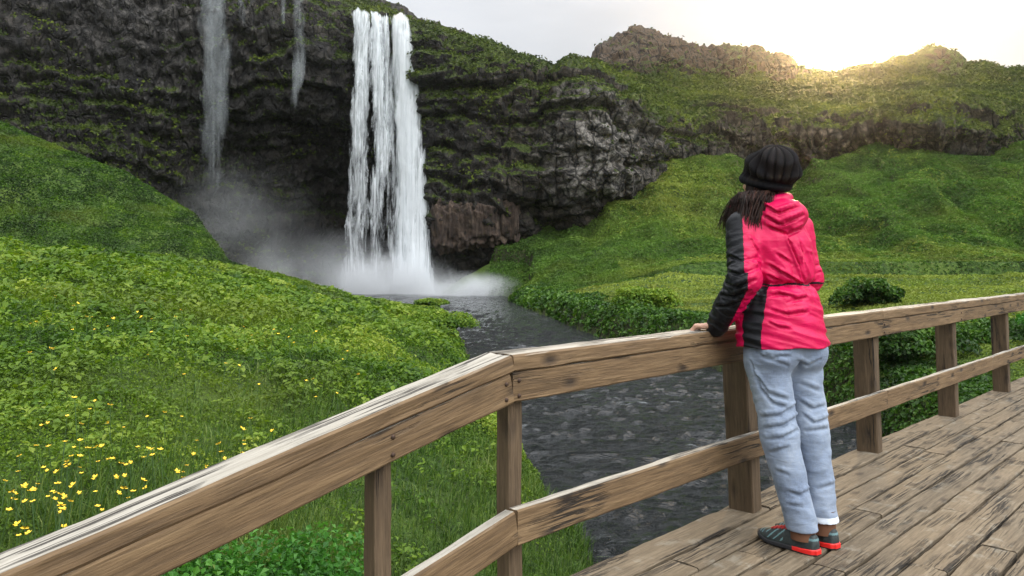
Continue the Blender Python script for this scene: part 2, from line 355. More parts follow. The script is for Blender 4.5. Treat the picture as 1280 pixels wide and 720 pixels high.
# ------------------------------------------------------------------ cliff
# columns: px along the wall -> rows (py, Y): base, undercut, overhang, face, brow, rim, upper slope, ridge foot, ridge top, back
COLS = {
 -900: [(400, 45), (340, 46), (250, 46), (60, 47), (-200, 49), (-330, 52), (-380, 62), (-400, 75), (-420, 90), (-200, 140)],
 -400: [(400, 58), (340, 61), (250, 60), (60, 61), (-120, 63), (-230, 66), (-270, 76), (-290, 88), (-300, 100), (-100, 140)],
 -100: [(390, 68), (330, 71), (230, 69), (70, 70), (-60, 71), (-150, 74), (-185, 84), (-200, 95), (-205, 106), (0, 140)],
 100:  [(390, 75), (320, 78), (215, 75), (80, 76), (-30, 76), (-100, 79), (-125, 88), (-135, 98), (-140, 108), (40, 140)],
 250:  [(390, 79), (320, 83), (225, 82), (110, 79), (10, 79), (-48, 82), (-62, 90), (-66, 99), (-68, 108), (60, 140)],
 350:  [(390, 80), (325, 86), (245, 85), (130, 80), (40, 79), (-22, 81), (-28, 90), (-28, 99), (-28, 108), (70, 140)],
 400:  [(390, 81), (325, 88), (245, 88), (130, 81), (60, 79), (0, 81), (3, 90), (6, 99), (8, 108), (80, 140)],
 442:  [(390, 82), (325, 89), (245, 89), (130, 83), (60, 81), (17, 81), (20, 90), (22, 99), (24, 108), (90, 140)],
 485:  [(390, 82), (325, 89), (245, 89), (140, 83), (70, 81), (24, 81), (27, 90), (29, 99), (30, 108), (90, 140)],
 520:  [(390, 81), (325, 86), (245, 86), (140, 81), (75, 79), (36, 80), (40, 90), (44, 99), (46, 108), (100, 140)],
 548:  [(350, 80), (312, 79), (255, 77.4), (150, 77.5), (85, 77.5), (44, 79), (50, 90), (54, 99), (56, 108), (100, 140)],
 600:  [(350, 80), (312, 79), (255, 77.2), (150, 77), (95, 77), (62, 78.5), (68, 90), (72, 99), (75, 108), (110, 140)],
 650:  [(340, 80), (305, 80), (245, 77.6), (165, 76.5), (115, 76.5), (80, 78), (86, 90), (90, 99), (93, 108), (120, 140)],
 672:  [(340, 82), (300, 83), (235, 80), (170, 77), (125, 77), (88, 78), (93, 90), (96, 99), (99, 108), (120, 140)],
 690:  [(340, 82), (295, 81), (225, 77), (170, 76.4), (125, 76.8), (96, 78), (97, 90), (99, 99), (101, 108), (120, 140)],
 715:  [(330, 81), (285, 79), (225, 76), (165, 75), (115, 75), (84, 77), (90, 90), (95, 99), (96, 108), (120, 140)],
 741:  [(310, 82), (270, 80), (220, 76.5), (165, 75.2), (120, 75.4), (88, 77), (92, 92), (94, 106), (82, 113), (130, 150)],
 752:  [(310, 82), (265, 80), (220, 76.8), (165, 75.6), (125, 75.8), (95, 77), (98, 92), (100, 106), (62, 113), (120, 150)],
 775:  [(300, 83), (250, 81), (215, 78), (170, 76.8), (138, 76.8), (112, 78), (108, 93), (104, 106), (55, 114), (120, 150)],
 800:  [(280, 85), (235, 83), (210, 80), (180, 79), (160, 78.6), (138, 79.5), (116, 94), (106, 107), (46, 115), (120, 150)],
 818:  [(270, 86), (225, 85), (208, 84), (190, 83.5), (170, 84), (148, 85.5), (120, 96), (108, 108), (52, 115), (120, 150)],
 860:  [(250, 90), (220, 89), (208, 88.5), (188, 88), (166, 88), (140, 90), (122, 98), (110, 108), (69, 115), (125, 150)],
 900:  [(250, 91), (222, 90), (210, 90), (188, 89), (162, 89), (138, 91), (120, 99), (108, 109), (71, 115), (125, 150)],
 942:  [(250, 92), (226, 91), (214, 91), (188, 90), (162, 90), (140, 92), (122, 100), (108, 110), (69, 116), (125, 150)],
 962:  [(250, 92), (228, 91), (216, 91), (190, 90), (162, 90), (142, 92), (124, 100), (112, 110), (82, 116), (125, 150)],
 978:  [(250, 92), (228, 91), (216, 91), (190, 90), (164, 90), (144, 92), (126, 100), (113, 110), (80, 116), (125, 150)],
 988:  [(250, 93), (228, 92), (216, 92), (190, 91), (166, 90), (146, 92), (128, 100), (115, 110), (94, 117), (125, 150)],
 1040: [(240, 93), (215, 92), (204, 92), (184, 91), (166, 90), (148, 92), (130, 101), (115, 111), (102, 119), (130, 150)],
 1075: [(230, 93), (208, 92), (198, 91), (182, 90), (166, 89), (146, 91), (130, 101), (115, 111), (101, 119), (130, 150)],
 1110: [(225, 92), (205, 91), (194, 90), (176, 88.5), (156, 87), (138, 89), (124, 101), (110, 111), (90, 119), (130, 150)],
 1145: [(225, 91), (208, 90), (196, 89), (176, 86), (150, 84.5), (130, 87), (120, 101), (104, 111), (76, 119), (130, 150)],
 1166: [(225, 91), (210, 90), (198, 89), (178, 86), (150, 84.5), (130, 87), (118, 101), (104, 111), (69, 119), (130, 150)],
 1192: [(225, 90), (210, 89), (198, 88), (178, 85.5), (152, 84.5), (134, 87), (118, 101), (106, 111), (74, 119), (130, 150)],
 1202: [(225, 90), (210, 89), (198, 88), (178, 86), (154, 85), (136, 87), (119, 101), (108, 111), (86, 119), (130, 150)],
 1228: [(225, 90), (208, 89), (194, 89), (178, 88), (158, 87), (140, 88), (122, 101), (110, 111), (87, 118), (130, 150)],
 1250: [(220, 91), (200, 90), (186, 90), (172, 89), (158, 88), (144, 90), (122, 101), (112, 111), (98, 118), (130, 150)],
 1290: [(220, 92), (196, 91), (180, 91), (170, 90), (158, 89), (146, 91), (124, 101), (113, 111), (101, 118), (130, 150)],
 1400: [(220, 92), (196, 91), (180, 91), (166, 90), (150, 89), (130, 91), (118, 101), (110, 111), (104, 118), (130, 150)],
 1700: [(240, 86), (200, 85), (180, 84), (150, 83), (130, 83), (110, 85), (105, 97), (100, 108), (95, 116), (130, 150)],
 2300: [(280, 60), (200, 60), (150, 59), (110, 59), (80, 59), (50, 61), (45, 75), (40, 90), (35, 100), (130, 150)],
}
def strata_step(q, wob):
    'lava flows one over another: a rounded stack of steps down the wall'
    h = q[:, 2] * .30 + wob[:, 0] * .55 + q[:, 0] * .012
    f = h - np.floor(h); k = _perm[np.floor(h).astype(int) & 255] / 255.
    return (sstep(0, .22, f) - 1.0 * sstep(.80, 1, f)) * (.5 + .9 * k) - .5
def build_cliff():
    kx = np.array(sorted(COLS)); rows = np.array([COLS[k] for k in kx], float)          # ncol, 10, 2
    cx = np.unique(np.concatenate([np.arange(-900, -100, 10.), np.arange(-100, 1400, 1.7), np.arange(1400, 2300, 10.)]))
    nr_seg = [22, 30, 44, 34, 26, 44, 36, 44, 12]
    vv = np.concatenate([np.linspace(i, i + 1, n, endpoint=False) for i, n in enumerate(nr_seg)] + [[9.]])
    R = np.empty((len(cx), 10, 2))
    for r in range(10):
        for c in range(2): R[:, r, c] = np.interp(cx, kx, rows[:, r, c])
    # gentle smoothing along the wall in depth (keeps the outline)
    def cubic(A, v):           # Catmull-Rom along rows
        i = np.clip(np.floor(v).astype(int), 0, 8); f = (v - i)[None, :, None]
        a = A[:, np.clip(i - 1, 0, 9)]; b = A[:, i]; c = A[:, i + 1]; d = A[:, np.clip(i + 2, 0, 9)]
        cm = .5 * (2 * b + (c - a) * f + (2 * a - 5 * b + 4 * c - d) * f ** 2 + (3 * b - a - 3 * c + d) * f ** 3)
        return .5 * cm + .5 * (b * (1 - f) + c * f)
    S = cubic(R, vv)                                                                  # ncol, nrow, 2
    Y = S[..., 1]; X = (cx[:, None] - 640) / F_PX * Y; Z = CZ + (HZ - S[..., 0]) / F_PX * Y
    Pn = np.stack([X, Y, Z], -1); nc, nr = Y.shape
    du = np.gradient(Pn, axis=0); dv = np.gradient(Pn, axis=1)
    nrm = np.cross(du, dv); nrm /= np.linalg.norm(nrm, axis=-1)[..., None] + 1e-9
    nrm *= -np.sign((nrm[..., 1] * -1 + nrm[..., 2] * .3)[..., None] + 1e-9) * -1
    # smooth normals
    for _ in range(10):
        nrm[1:-1] = (nrm[:-2] + nrm[1:-1] + nrm[2:]) / 3; nrm[:, 1:-1] = (nrm[:, :-2] + nrm[:, 1:-1] + nrm[:, 2:]) / 3
    nrm /= np.linalg.norm(nrm, axis=-1)[..., None] + 1e-9
    V = Pn.reshape(-1, 3).copy(); Nn = nrm.reshape(-1, 3)
    v = np.broadcast_to(vv, (nc, nr)).ravel(); pxs = np.broadcast_to(cx[:, None], (nc, nr)).ravel()
    # amplitude by band: wall rough, turf smoother, ridge rocks rough
    amp = np.interp(v, [0, 1, 2, 3, 4, 4.7, 5, 5.3, 6, 6.8, 7.2, 8, 8.4, 9], [.5, .8, 1, 1, .95, .7, .42, .32, .35, .35, .75, .55, .4, .4])
    q = V * np.array([1, 1, 1.])
    wob = np.stack([fbm(q * .12, 3), fbm(q * .12 + 40, 3), fbm(q * .12 + 80, 3)], 1)
    blocks = ridged(q * np.array([.16, .16, .10]) + wob * .35, 5, .55)
    strata = ridged(np.stack([q[:, 0] * .05, q[:, 1] * .05, q[:, 2] * .42 + wob[:, 0] * .9], 1), 4, .55)
    cols_ = np.abs(perlin(np.stack([q[:, 0] * .8, q[:, 1] * .8, q[:, 2] * .12], 1) + wob))
    fine = fbm(q * 1.1, 5, .62)
    zone = np.clip(.75 + .75 * fbm(q * .045 + 9, 2), .3, 1.5); zone = np.where(v < 5, zone, 1.)
    ter = strata_step(q, wob)
    big = ridged(q * np.array([.055, .055, .04]) + 3, 3, .5)
    amp = amp * np.where(v > 6.6, 1.35, 1.)
    dsp = amp * (.85 * big + zone * .62 * blocks + .35 * strata + np.interp(pxs, [150, 330], [.35, .7]) * ter * (v < 5.2) + .55 * fbm(q * .07, 2) + .5 * cols_ + .42 * fine - .25)
    # turf on the upper slope: hummocks; the brow breaks into lumps
    V = V + Nn * dsp[:, None]
    # cave recess behind the main fall, dark hollow right of the ledge
    F = grid_faces(nc, nr)
    return V, F, v, pxs
CV, CF, CVV, CPX = build_cliff()

def mat_cliff():
    t = NT('cliff_rock'); p = t.pos()
    n1 = t.noise(p, .18, 5, .6); n2 = t.noise(p, .9, 7, .68); n3 = t.noise(p, 4.2, 5, .65)
    st = t.noise(t.map(p, (.12, .12, .9)), 1.6, 6, .65, .8)
    streak = t.noise(t.map(p, (.9, .9, .06)), 1.4, 5, .6)
    rock = t.ramp(n2, [(.3, (.010, .009, .008)), (.48, (.030, .025, .019)), (.62, (.072, .059, .045)), (.8, (.15, .127, .10))])
    rock = t.mix(t.ramp(st, [(.35, .75), (.55, 0)]), rock, (.010, .009, .008))
    rock = t.mix(t.ramp(streak, [(.5, 0), (.72, .5)]), rock, (.016, .015, .014))
    br = t.attr('brown')
    rock = t.mix(t.math('MULTIPLY', br, t.ramp(n3, [(.3, .35), (.65, 1)])), rock, (.085, .056, .034))
    pale = t.attr('pale')
    rock = t.mix(t.math('MULTIPLY', pale, t.ramp(n2, [(.42, 0), (.62, .85)])), rock, (.27, .25, .225))
    nz = t.n('SeparateXYZ', {0: t.n('NewGeometry').outputs['Normal']}).outputs['Z']
    m = t.math('ADD', t.math('ADD', nz, t.math('MULTIPLY', t.math('SUBTRACT', n2, .5), .65)), t.math('MULTIPLY', t.math('SUBTRACT', t.noise(p, .085, 4, .6), .5), 1.9))
    m = t.math('ADD', m, t.attr('moss'))
    moss = t.ramp(m, [(.42, 0), (.56, 1)])
    mc = t.ramp(n3, [(.3, (.012, .017, .003)), (.5, (.046, .068, .009)), (.7, (.125, .155, .022))])
    mc = t.mix(t.ramp(n1, [(.42, 0), (.62, .6)]), mc, (.022, .036, .007))
    rock = t.mix(t.math('MULTIPLY', t.attr('wet'), .9), rock, t.mix(1., rock, (.35, .36, .38), 'MULTIPLY'))
    mc = t.mix(t.math('MULTIPLY', t.attr('wet'), .5), mc, t.mix(1., mc, (.4, .42, .4), 'MULTIPLY'))
    c = t.mix(moss, rock, mc)
    h = t.math('ADD', t.math('MULTIPLY', n2, .6), t.math('MULTIPLY', n3, .35))
    # open joints between the blocks
    wv = t.n('VectorMath', {0: t.map(p, (1, 1, .55)), 1: t.n('VectorMath', {0: t.n('TexNoise', {'Vector': p, 'Scale': .7, 'Detail': 4}).outputs['Color'], 'Scale': .7}, operation='SCALE').outputs[0]}, operation='ADD').outputs[0]
    vj = t.n('TexVoronoi', {'Vector': wv, 'Scale': .75}, feature='DISTANCE_TO_EDGE').outputs['Distance']; vj2 = t.n('TexVoronoi', {'Vector': wv, 'Scale': 2.3}, feature='DISTANCE_TO_EDGE').outputs['Distance']
    jo = t.math('MULTIPLY', t.ramp(vj, [(0, 0), (.10, 1)]), t.math('MULTIPLY_ADD', t.ramp(vj2, [(0, 0), (.08, 1)]), .6, .4))
    c = t.mix(t.math('MULTIPLY', t.math('SUBTRACT', 1., jo), t.math('SUBTRACT', 1., moss)), c, (.006, .0055, .005))
    h = t.math('ADD', h, t.math('MULTIPLY', jo, .5))
    wet = t.attr('wet')
    ro = t.math('SUBTRACT', .9, t.math('MULTIPLY', wet, t.ramp(n2, [(.4, .1), (.6, .5)])))
    return t.surf(t.bsdf(c, ro, t.bump(h, .9, .5), **{'Specular_IOR_Level': .3}))

x_, z_, v_ = CPX, CV[:, 2], CVV
nz1 = fbm(CV * .13, 3); 
moss = np.interp(v_, [0, 1, 2, 3, 4, 5, 6.6, 7.0, 7.4, 8, 9], [-.3, -.45, -.15, -.08, .08, .25, .42, .2, -.42, -.5, -.3])
moss += .45 * np.exp(-((x_ - 120) / 150) ** 2 - ((v_ - 2.4) / .8) ** 2)          # mossy lower left wall
moss -= .7 * np.exp(-((x_ - 130) / 160) ** 2 - ((v_ - 3.9) / .9) ** 2)          # bare grey wall upper left
moss -= .35 * np.exp(-((x_ - 740) / 70) ** 2 - ((v_ - 2.8) / 1.0) ** 2)
moss += .30 * np.exp(-((x_ - 590) / 90) ** 2 - ((v_ - 4.2) / .8) ** 2)
moss += np.where(x_ > 990, np.interp(v_, [6.8, 7.4, 8.4], [0, .75, .55]), 0) * (1 - np.exp(-((x_ - 1175) / 30) ** 2))
moss += np.where(x_ > 1100, .3, 0) * np.interp(v_, [2.5, 3.5, 5], [0, 1, 1])
pale = np.exp(-((x_ - 745) / 60) ** 2) * np.interp(v_, [1.4, 2, 3, 4, 4.6], [0, 1, 1, .8, .1]) + .45 * np.exp(-((x_ - 190) / 130) ** 2 - ((v_ - 3.7) / .7) ** 2) + .25 * ((x_ > 820) & (v_ < 4))
brown = np.where((x_ > 735) & (x_ < 1010), np.interp(v_, [6.8, 7.3, 9], [0, 1, 1]), 0) + np.where(x_ > 1110, np.interp(v_, [7.2, 7.6, 9], [0, .8, .8]), 0) + .35 * np.exp(-((x_ - 420) / 160) ** 2 - ((v_ - 1.6) / .8) ** 2)
wet = np.interp(x_, [-100, 100, 560, 640], [.4, 1, 1, 0]) * np.interp(v_, [3, 5], [1, .3])
M_CLIFF = mat_cliff()
cliff = mesh_np('cliff', CV, CF, M_CLIFF, attrs={'moss': ('POINT', moss), 'pale': ('POINT', np.clip(pale, 0, 1)), 'brown': ('POINT', np.clip(brown, 0, 1)), 'wet': ('POINT', wet)})
tag(cliff, 'dark mossy basalt cliff curving round the waterfall with rocky ridge above', kind='structure')

# brown rock ledge that juts out right of the fall
def build_ledge():
    nu, nv = 150, 90
    u = np.linspace(0, 1, nu)[:, None]; a = np.linspace(0, 2 * np.pi, nv, endpoint=False)[None, :]
    px = 536 + 118 * u + 0 * a; Yc = 79.0 - 1.0 * np.sin(u * 3.0)
    ry = 3.3 + 0 * u; 
    top, bot = 254 + 3 * np.sin(u * 4), 309 + 5 * np.sin(u * 5 + 1)
    zt = CZ + (HZ - top) / F_PX * 77; zb = CZ + (HZ - bot) / F_PX * 77
    c, s = np.cos(a), np.sin(a)
    e = .34
    yy = Yc + ry * np.sign(c) * np.abs(c) ** e; sh = np.sign(s) * np.abs(s) ** e
    zz = (zt + zb) / 2 + (zt - zb) / 2 * sh
    yy = yy - np.where(sh > 0, .0, 0) + np.where(c < 0, (1 - sh) * .55, 0)       # undercut foot
    taper = np.minimum(1, np.minimum(u, 1 - u) * 16) ** .5
    yy = Yc + (yy - Yc) * taper; zz = (zt + zb) / 2 + (zz - (zt + zb) / 2) * taper
    xx = (px - 640) / F_PX * 77
    V = np.stack([xx + 0 * zz, yy, zz], -1).reshape(-1, 3)
    n = np.stack([0 * zz, (yy - Yc) / 3, (zz - (zt + zb) / 2) / 2], -1).reshape(-1, 3); n /= np.linalg.norm(n, axis=1)[:, None] + 1e-6
    q = V.copy()
    d = .35 * ridged(q * np.array([.5, .5, .9]), 4) + .8 * np.abs(perlin(np.stack([q[:, 0] * 1.5, q[:, 1] * 1.5, q[:, 2] * .3], 1))) + .3 * fbm(q * 1.7, 4) - .4
    V = V + n * d[:, None]
    return V, grid_faces(nu, nv, True)
LV, LF = build_ledge()
t = NT('ledge_rock'); p = t.pos()
n2 = t.noise(p, 1.3, 7, .7); n3 = t.noise(t.map(p, (1, 1, .3)), 4, 5, .65)
c = t.ramp(n2, [(.3, (.022, .014, .010)), (.5, (.055, .035, .024)), (.72, (.15, .105, .072))])
c = t.mix(t.ramp(n3, [(.35, .7), (.55, 0)]), c, (.014, .010, .008))
led = mesh_np('rock_ledge', LV, LF, t.surf(t.bsdf(c, .9, t.bump(t.math('ADD', n2, n3), .9, .3))))
tag(led, 'brown rock ledge jutting from the cliff foot right of the fall', kind='structure')
# ------------------------------------------------------------------ footbridge
BO = np.array([0., 2.6, 1.6])                        # joint of the two rail slopes, on the deck
BD = np.array([.692, .7219, 0.]); BD /= np.linalg.norm(BD)
BN = np.array([-BD[1], BD[0], 0.])                   # outwards, across the bridge
SLOPE = .215
def bw(d, n, z):
    """bridge frame -> world; the deck and rails fall away towards the camera's end left of the joint"""
    d = np.asarray(d, float)
    return BO + d[..., None] * BD + np.asarray(n, float)[..., None] * BN + np.asarray(z, float)[..., None] * np.array([0, 0, 1.])

def mat_wood(name, dark, mid, light, crack=.6, knots=1., gloss=.75, grain=1., bumpd=.004, lichen=0., bleach=False):
    t = NT(name)
    o = t.n('TexCoord').outputs['Object']
    off = t.attr('seed')
    v = t.n('VectorMath', {0: o, 1: t.n('CombineXYZ', {0: t.math('MULTIPLY', off, 7.3), 1: t.math('MULTIPLY', off, 3.1), 2: t.math('MULTIPLY', off, 5.7)}).outputs[0]}, operation='ADD').outputs[0]
    wob = t.n('TexNoise', {'Vector': t.map(v, (2.2, 5, 5)), 'Scale': 1., 'Detail': 2}).outputs['Color']
    vw = t.n('VectorMath', {0: v, 1: t.n('VectorMath', {0: wob, 1: (.03, .007, .007)}, operation='MULTIPLY').outputs[0]}, operation='ADD').outputs[0]
    g1 = t.noise(t.map(vw, (2.0, 38, 38)), 1.6, 7, .65); g2 = t.noise(t.map(v, (1.3, 7, 7)), 1., 4, .6); g3 = t.noise(t.map(vw, (9, 170, 170)), 1., 3, .6)
    c = t.ramp(t.math('ADD', t.math('MULTIPLY', g1, .7), t.math('MULTIPLY', g2, .3)), [(.28, dark), (.5, mid), (.74, light)])
    c = t.mix(t.math('MULTIPLY', t.ramp(g3, [(.35, 1), (.55, 0)]), .45 * grain), c, dark)
    blot = t.noise(t.map(v, (3.1, 6, 6)), 1.4, 5, .65)
    c = t.mix(t.ramp(blot, [(.58, 0), (.78, .5)]), c, tuple(x * .45 for x in dark))
    # long drying cracks
    k = t.noise(t.map(vw, (1.1, 34, 34)), 1., 5, .6, .4)
    ck = t.ramp(t.math('ABSOLUTE', t.math('SUBTRACT', k, .5)), [(.0, 1), (.014, .9), (.032, 0)])
    ckm = t.math('MULTIPLY', ck, t.ramp(t.noise(t.map(v, (1.7, 5, 5), (3, 1, 2)), 1., 2), [(.62 - crack * .25, 0), (.70 - crack * .25, 1)]))
    c = t.mix(t.math('MULTIPLY', ckm, .92), c, (.012, .009, .007))
    h = t.math('SUBTRACT', t.math('ADD', t.math('MULTIPLY', g1, .5), t.math('MULTIPLY', g3, .25)), t.math('MULTIPLY', ckm, 1.4))
    if knots:
        sx = t.n('SeparateXYZ', {0: v}); vo = t.n('TexVoronoi', {'Vector': t.n('CombineXYZ', {0: t.math('MULTIPLY', sx.outputs['X'], 3.2), 1: t.math('MULTIPLY', t.math('ADD', sx.outputs['Z'], sx.outputs['Y']), 8.)}).outputs[0], 'Scale': 1.}, voronoi_dimensions='2D')
        sel = t.math('GREATER_THAN', t.n('SeparateXYZ', {0: vo.outputs['Color']}).outputs['X'], .5)
        kn = t.math('MULTIPLY', t.ramp(t.math('ADD', vo.outputs['Distance'], t.math('MULTIPLY', g1, .1)), [(.10, 1), (.15, .6), (.24, 0)]), sel)
        c = t.mix(t.math('MULTIPLY', kn, .9 * knots), c, (.02, .012, .007))
        h = t.math('SUBTRACT', h, t.math('MULTIPLY', kn, .5))
    if lichen:
        l = t.noise(v, 9., 5, .7); c = t.mix(t.ramp(l, [(.56, 0), (.66, lichen)]), c, (.30, .29, .24))
    if bleach:      # sun- and rain-bleached upper faces: silvery grey, split along the grain
        nz = t.n('SeparateXYZ', {0: t.n('NewGeometry').outputs['True Normal']}).outputs['Z']
        bm = t.ramp(t.math('ADD', nz, t.math('MULTIPLY', t.math('SUBTRACT', g1, .5), .25)), [(.80, 0), (.93, 1)])
        cb = t.ramp(t.math('ADD', t.math('MULTIPLY', g1, .6), t.math('MULTIPLY', g2, .4)), [(.3, (.19, .17, .135)), (.5, (.30, .275, .23)), (.7, (.41, .38, .325))])
        k2 = t.noise(t.map(vw, (.8, 26, 26), (1, 2, 3)), 1., 4, .6, .5)
        c2 = t.math('MULTIPLY', t.ramp(t.math('ABSOLUTE', t.math('SUBTRACT', k2, .5)), [(.0, 1), (.022, .9), (.045, 0)]), t.ramp(t.noise(t.map(v, (1.9, 4, 4), (5, 1, 2)), 1., 2), [(.42, 0), (.5, 1)]))
        cb = t.mix(t.math('MULTIPLY', t.ramp(g3, [(.35, 1), (.5, 0)]), .4), cb, (.16, .14, .115))
        cb = t.mix(t.math('MULTIPLY', c2, .95), cb, (.018, .014, .011))
        c = t.mix(bm, c, cb); h = t.math('SUBTRACT', h, t.math('MULTIPLY', t.math('MULTIPLY', c2, bm), 1.6))
    return t.surf(t.bsdf(c, gloss, t.bump(h, .9, bumpd * 2), **{'Specular_IOR_Level': .35}))

W_FACE = mat_wood('weathered_wood', (.048, .029, .014), (.135, .083, .040), (.235, .155, .080), .4, 1., bleach=True)
W_POST = mat_wood('post_wood', (.040, .026, .014), (.088, .058, .032), (.15, .102, .060), .2, .6)
W_DECK = mat_wood('deck_wood', (.060, .044, .027), (.130, .098, .062), (.21, .165, .11), .5, .7, .8, 1.1, .006, .25)

def beam_vf(p0, p1, w, h, side, seed=0., top=True, cham=.006, jit=.0025, seg=None):
    """a sawn beam from p0 to p1 (centre line), w along side, h upwards. Local frame: x along it."""
    p0, p1 = np.array(p0, float), np.array(p1, float); L = np.linalg.norm(p1 - p0)
    n = seg or max(6, int(L / .05)); xs = np.linspace(0, L, n)
    hw, hh, c = w / 2, h / 2, cham
    prof = []
    def edge(a, b, m): 
        for i in range(m): prof.append((a[0] + (b[0] - a[0]) * i / m, a[1] + (b[1] - a[1]) * i / m))
    edge((-hw, -hh + c), (-hw, hh - c), 4); edge((-hw, hh - c), (-hw + c, hh), 1); edge((-hw + c, hh), (hw - c, hh), 5); edge((hw - c, hh), (hw, hh - c), 1)
    edge((hw, hh - c), (hw, -hh + c), 4); edge((hw, -hh + c), (hw - c, -hh), 1); edge((hw - c, -hh), (-hw + c, -hh), 3); edge((-hw + c, -hh), (-hw, -hh + c), 1)
    prof = np.array(prof); m = len(prof)
    V = np.zeros((n, m, 3)); V[..., 0] = xs[:, None]; V[..., 1:] = prof[None]
    f = V.reshape(-1, 3)
    q = np.stack([f[:, 0] * 2.2 + seed * 11, f[:, 1] * 14, f[:, 2] * 14 + seed], 1)
    d = jit * fbm(q, 4, .65)
    r = f[:, 1:] / (np.abs(f[:, 1:]).max(1)[:, None] + 1e-6)
    edgeness = (np.abs(f[:, 1] / hw) > .9) & (np.abs(f[:, 2] / hh) > .85)
    f[:, 1:] += np.sign(np.round(f[:, 1:] / np.array([hw, hh]), 2)) * (d * 1.0)[:, None] - np.sign(f[:, 1:]) * (edgeness * jit * 1.2 * np.clip(perlin(np.stack([f[:, 0] * 9 + seed * 5, f[:, 1] * 0, f[:, 2] * 0], 1)), 0, 1))[:, None]
    F = grid_faces(n, m, True)
    # end caps
    def cap(i0, rev, xo):
        cen = len(f)
        return None
    capV = np.array([[0, 0, 0], [L, 0, 0]]); base = len(f)
    V2 = np.concatenate([f, capV]); tri = []
    for i in range(m):
        j = (i + 1) % m
        tri.append((base, j, i, i)); tri.append((base + 1, (n - 1) * m + i, (n - 1) * m + j, (n - 1) * m + j))
    tri = np.array(tri)[:, [0, 1, 2]]
    # quads only: split caps as degenerate-free triangles via separate faces -> triangulate all
    T = np.concatenate([F[:, [0, 1, 2]], F[:, [0, 2, 3]], tri])
    fn = np.cross(V2[T[:, 1]] - V2[T[:, 0]], V2[T[:, 2]] - V2[T[:, 0]]); fc = V2[T].mean(1)
    flip = (fn * (fc - np.array([L / 2, 0, 0])) * np.array([.02, 1, 1])).sum(1) < 0
    T[flip] = T[flip][:, ::-1]
    mi = np.where((fc[:, 2] > hh * .86) & (np.abs(fc[:, 1]) < hw * .999), 1, 0)
    x = (p1 - p0) / L; sd = np.array(side, float); sd -= x * sd.dot(x); sd /= np.linalg.norm(sd); up = np.cross(x, sd)
    if up[2] < 0: sd, up = -sd, -up
    M = Matrix(((x[0], sd[0], up[0], p0[0]), (x[1], sd[1], up[1], p0[1]), (x[2], sd[2], up[2], p0[2]), (0, 0, 0, 1)))
    return V2, T, mi, M
def beam(name, p0, p1, w, h, side, mats, parent, seed, **k):
    V, T, mi, M = beam_vf(p0, p1, w, h, side, seed, **k)
    if len(mats) == 1: mi = mi * 0
    o = mesh_np(name, V, T, mats, smooth=False, midx=mi, attrs={'seed': ('POINT', np.full(len(V), seed))})
    o.matrix_world = M; o.parent = parent
    return o

bridge = bpy.data.objects.new('footbridge', None); COL.objects.link(bridge)      # at the world origin, so its parts keep their own frames
tag(bridge, 'weathered wooden footbridge with plank deck and post and beam railing over the stream', 'footbridge')
RH = .905                                             # top of the handrail above the deck
CAPH, FASH, LOW = .056, .098, .345
def rail_run(d0, d1, seeds, low_only=False):
    """cap, fascia and lower rail between d0 and d1 (one slope)"""
    zz = lambda d: min(d, 0) * SLOPE
    e = .0015
    a = lambda d, n, z: bw(np.array(d), n, z + zz(d))
    # cap: front plane at n = 0 (its middle .055 behind)
    beam('handrail', a(d0 + e, .055, RH - CAPH / 2), a(d1 - e, .055, RH - CAPH / 2), .122, CAPH, BN, [W_FACE], bridge, seeds[0], cham=.007, jit=.0028)
    beam('fascia_board', a(d0 + e, .022, RH - CAPH - FASH / 2 - .003), a(d1 - e, .022, RH - CAPH - FASH / 2 - .003), .05, FASH, BN, [W_FACE], bridge, seeds[1], cham=.005, jit=.002)
    return
    
for d0, d1, s in [(-3.2, 0, 1.3), (0, 3.22 + .15, 2.1), (3.37, 8.5, 3.7)]:
    rail_run(d0, d1, (s, s + .37))
for d0, d1, s in [(-3.2, 0, 5.1), (0, 3.39, 6.2), (3.39, 8.5, 7.9)]:
    z = lambda d: LOW + min(d, 0) * SLOPE
    beam('lower_rail', bw(np.array(d0 + .0015), -.002, z(d0)), bw(np.array(d1 - .0015), -.002, z(d1)), .046, .116, BN, [W_FACE], bridge, s, cham=.006, jit=.0024)
# posts: slender ones on the ramp, stout ones on the span, leaning out a touch
POSTS = [(-.487, .060, .060, 0), (.058, .064, .066, 0)] + [(x, .09, .13, 1) for x in (1.73, 3.39, 5.08, 6.77, 8.3)] + [(-1.9, .06, .06, 0), (-3.1, .06, .06, 0)]
for i, (d, wd, wn, stout) in enumerate(POSTS):
    zb = min(d, 0) * SLOPE
    n0 = .026 + wn / 2
    top = bw(np.array(d - (.045 if stout else .0)), n0 + .012, zb + RH - CAPH - .002); bot = bw(np.array(d + (.02 if stout else 0)), n0, zb - (.0 if stout else .6))
    beam('post', bot, top, wd, wn, BD, [W_POST], bridge, 11.3 + i * 1.7, cham=.006, jit=.003)

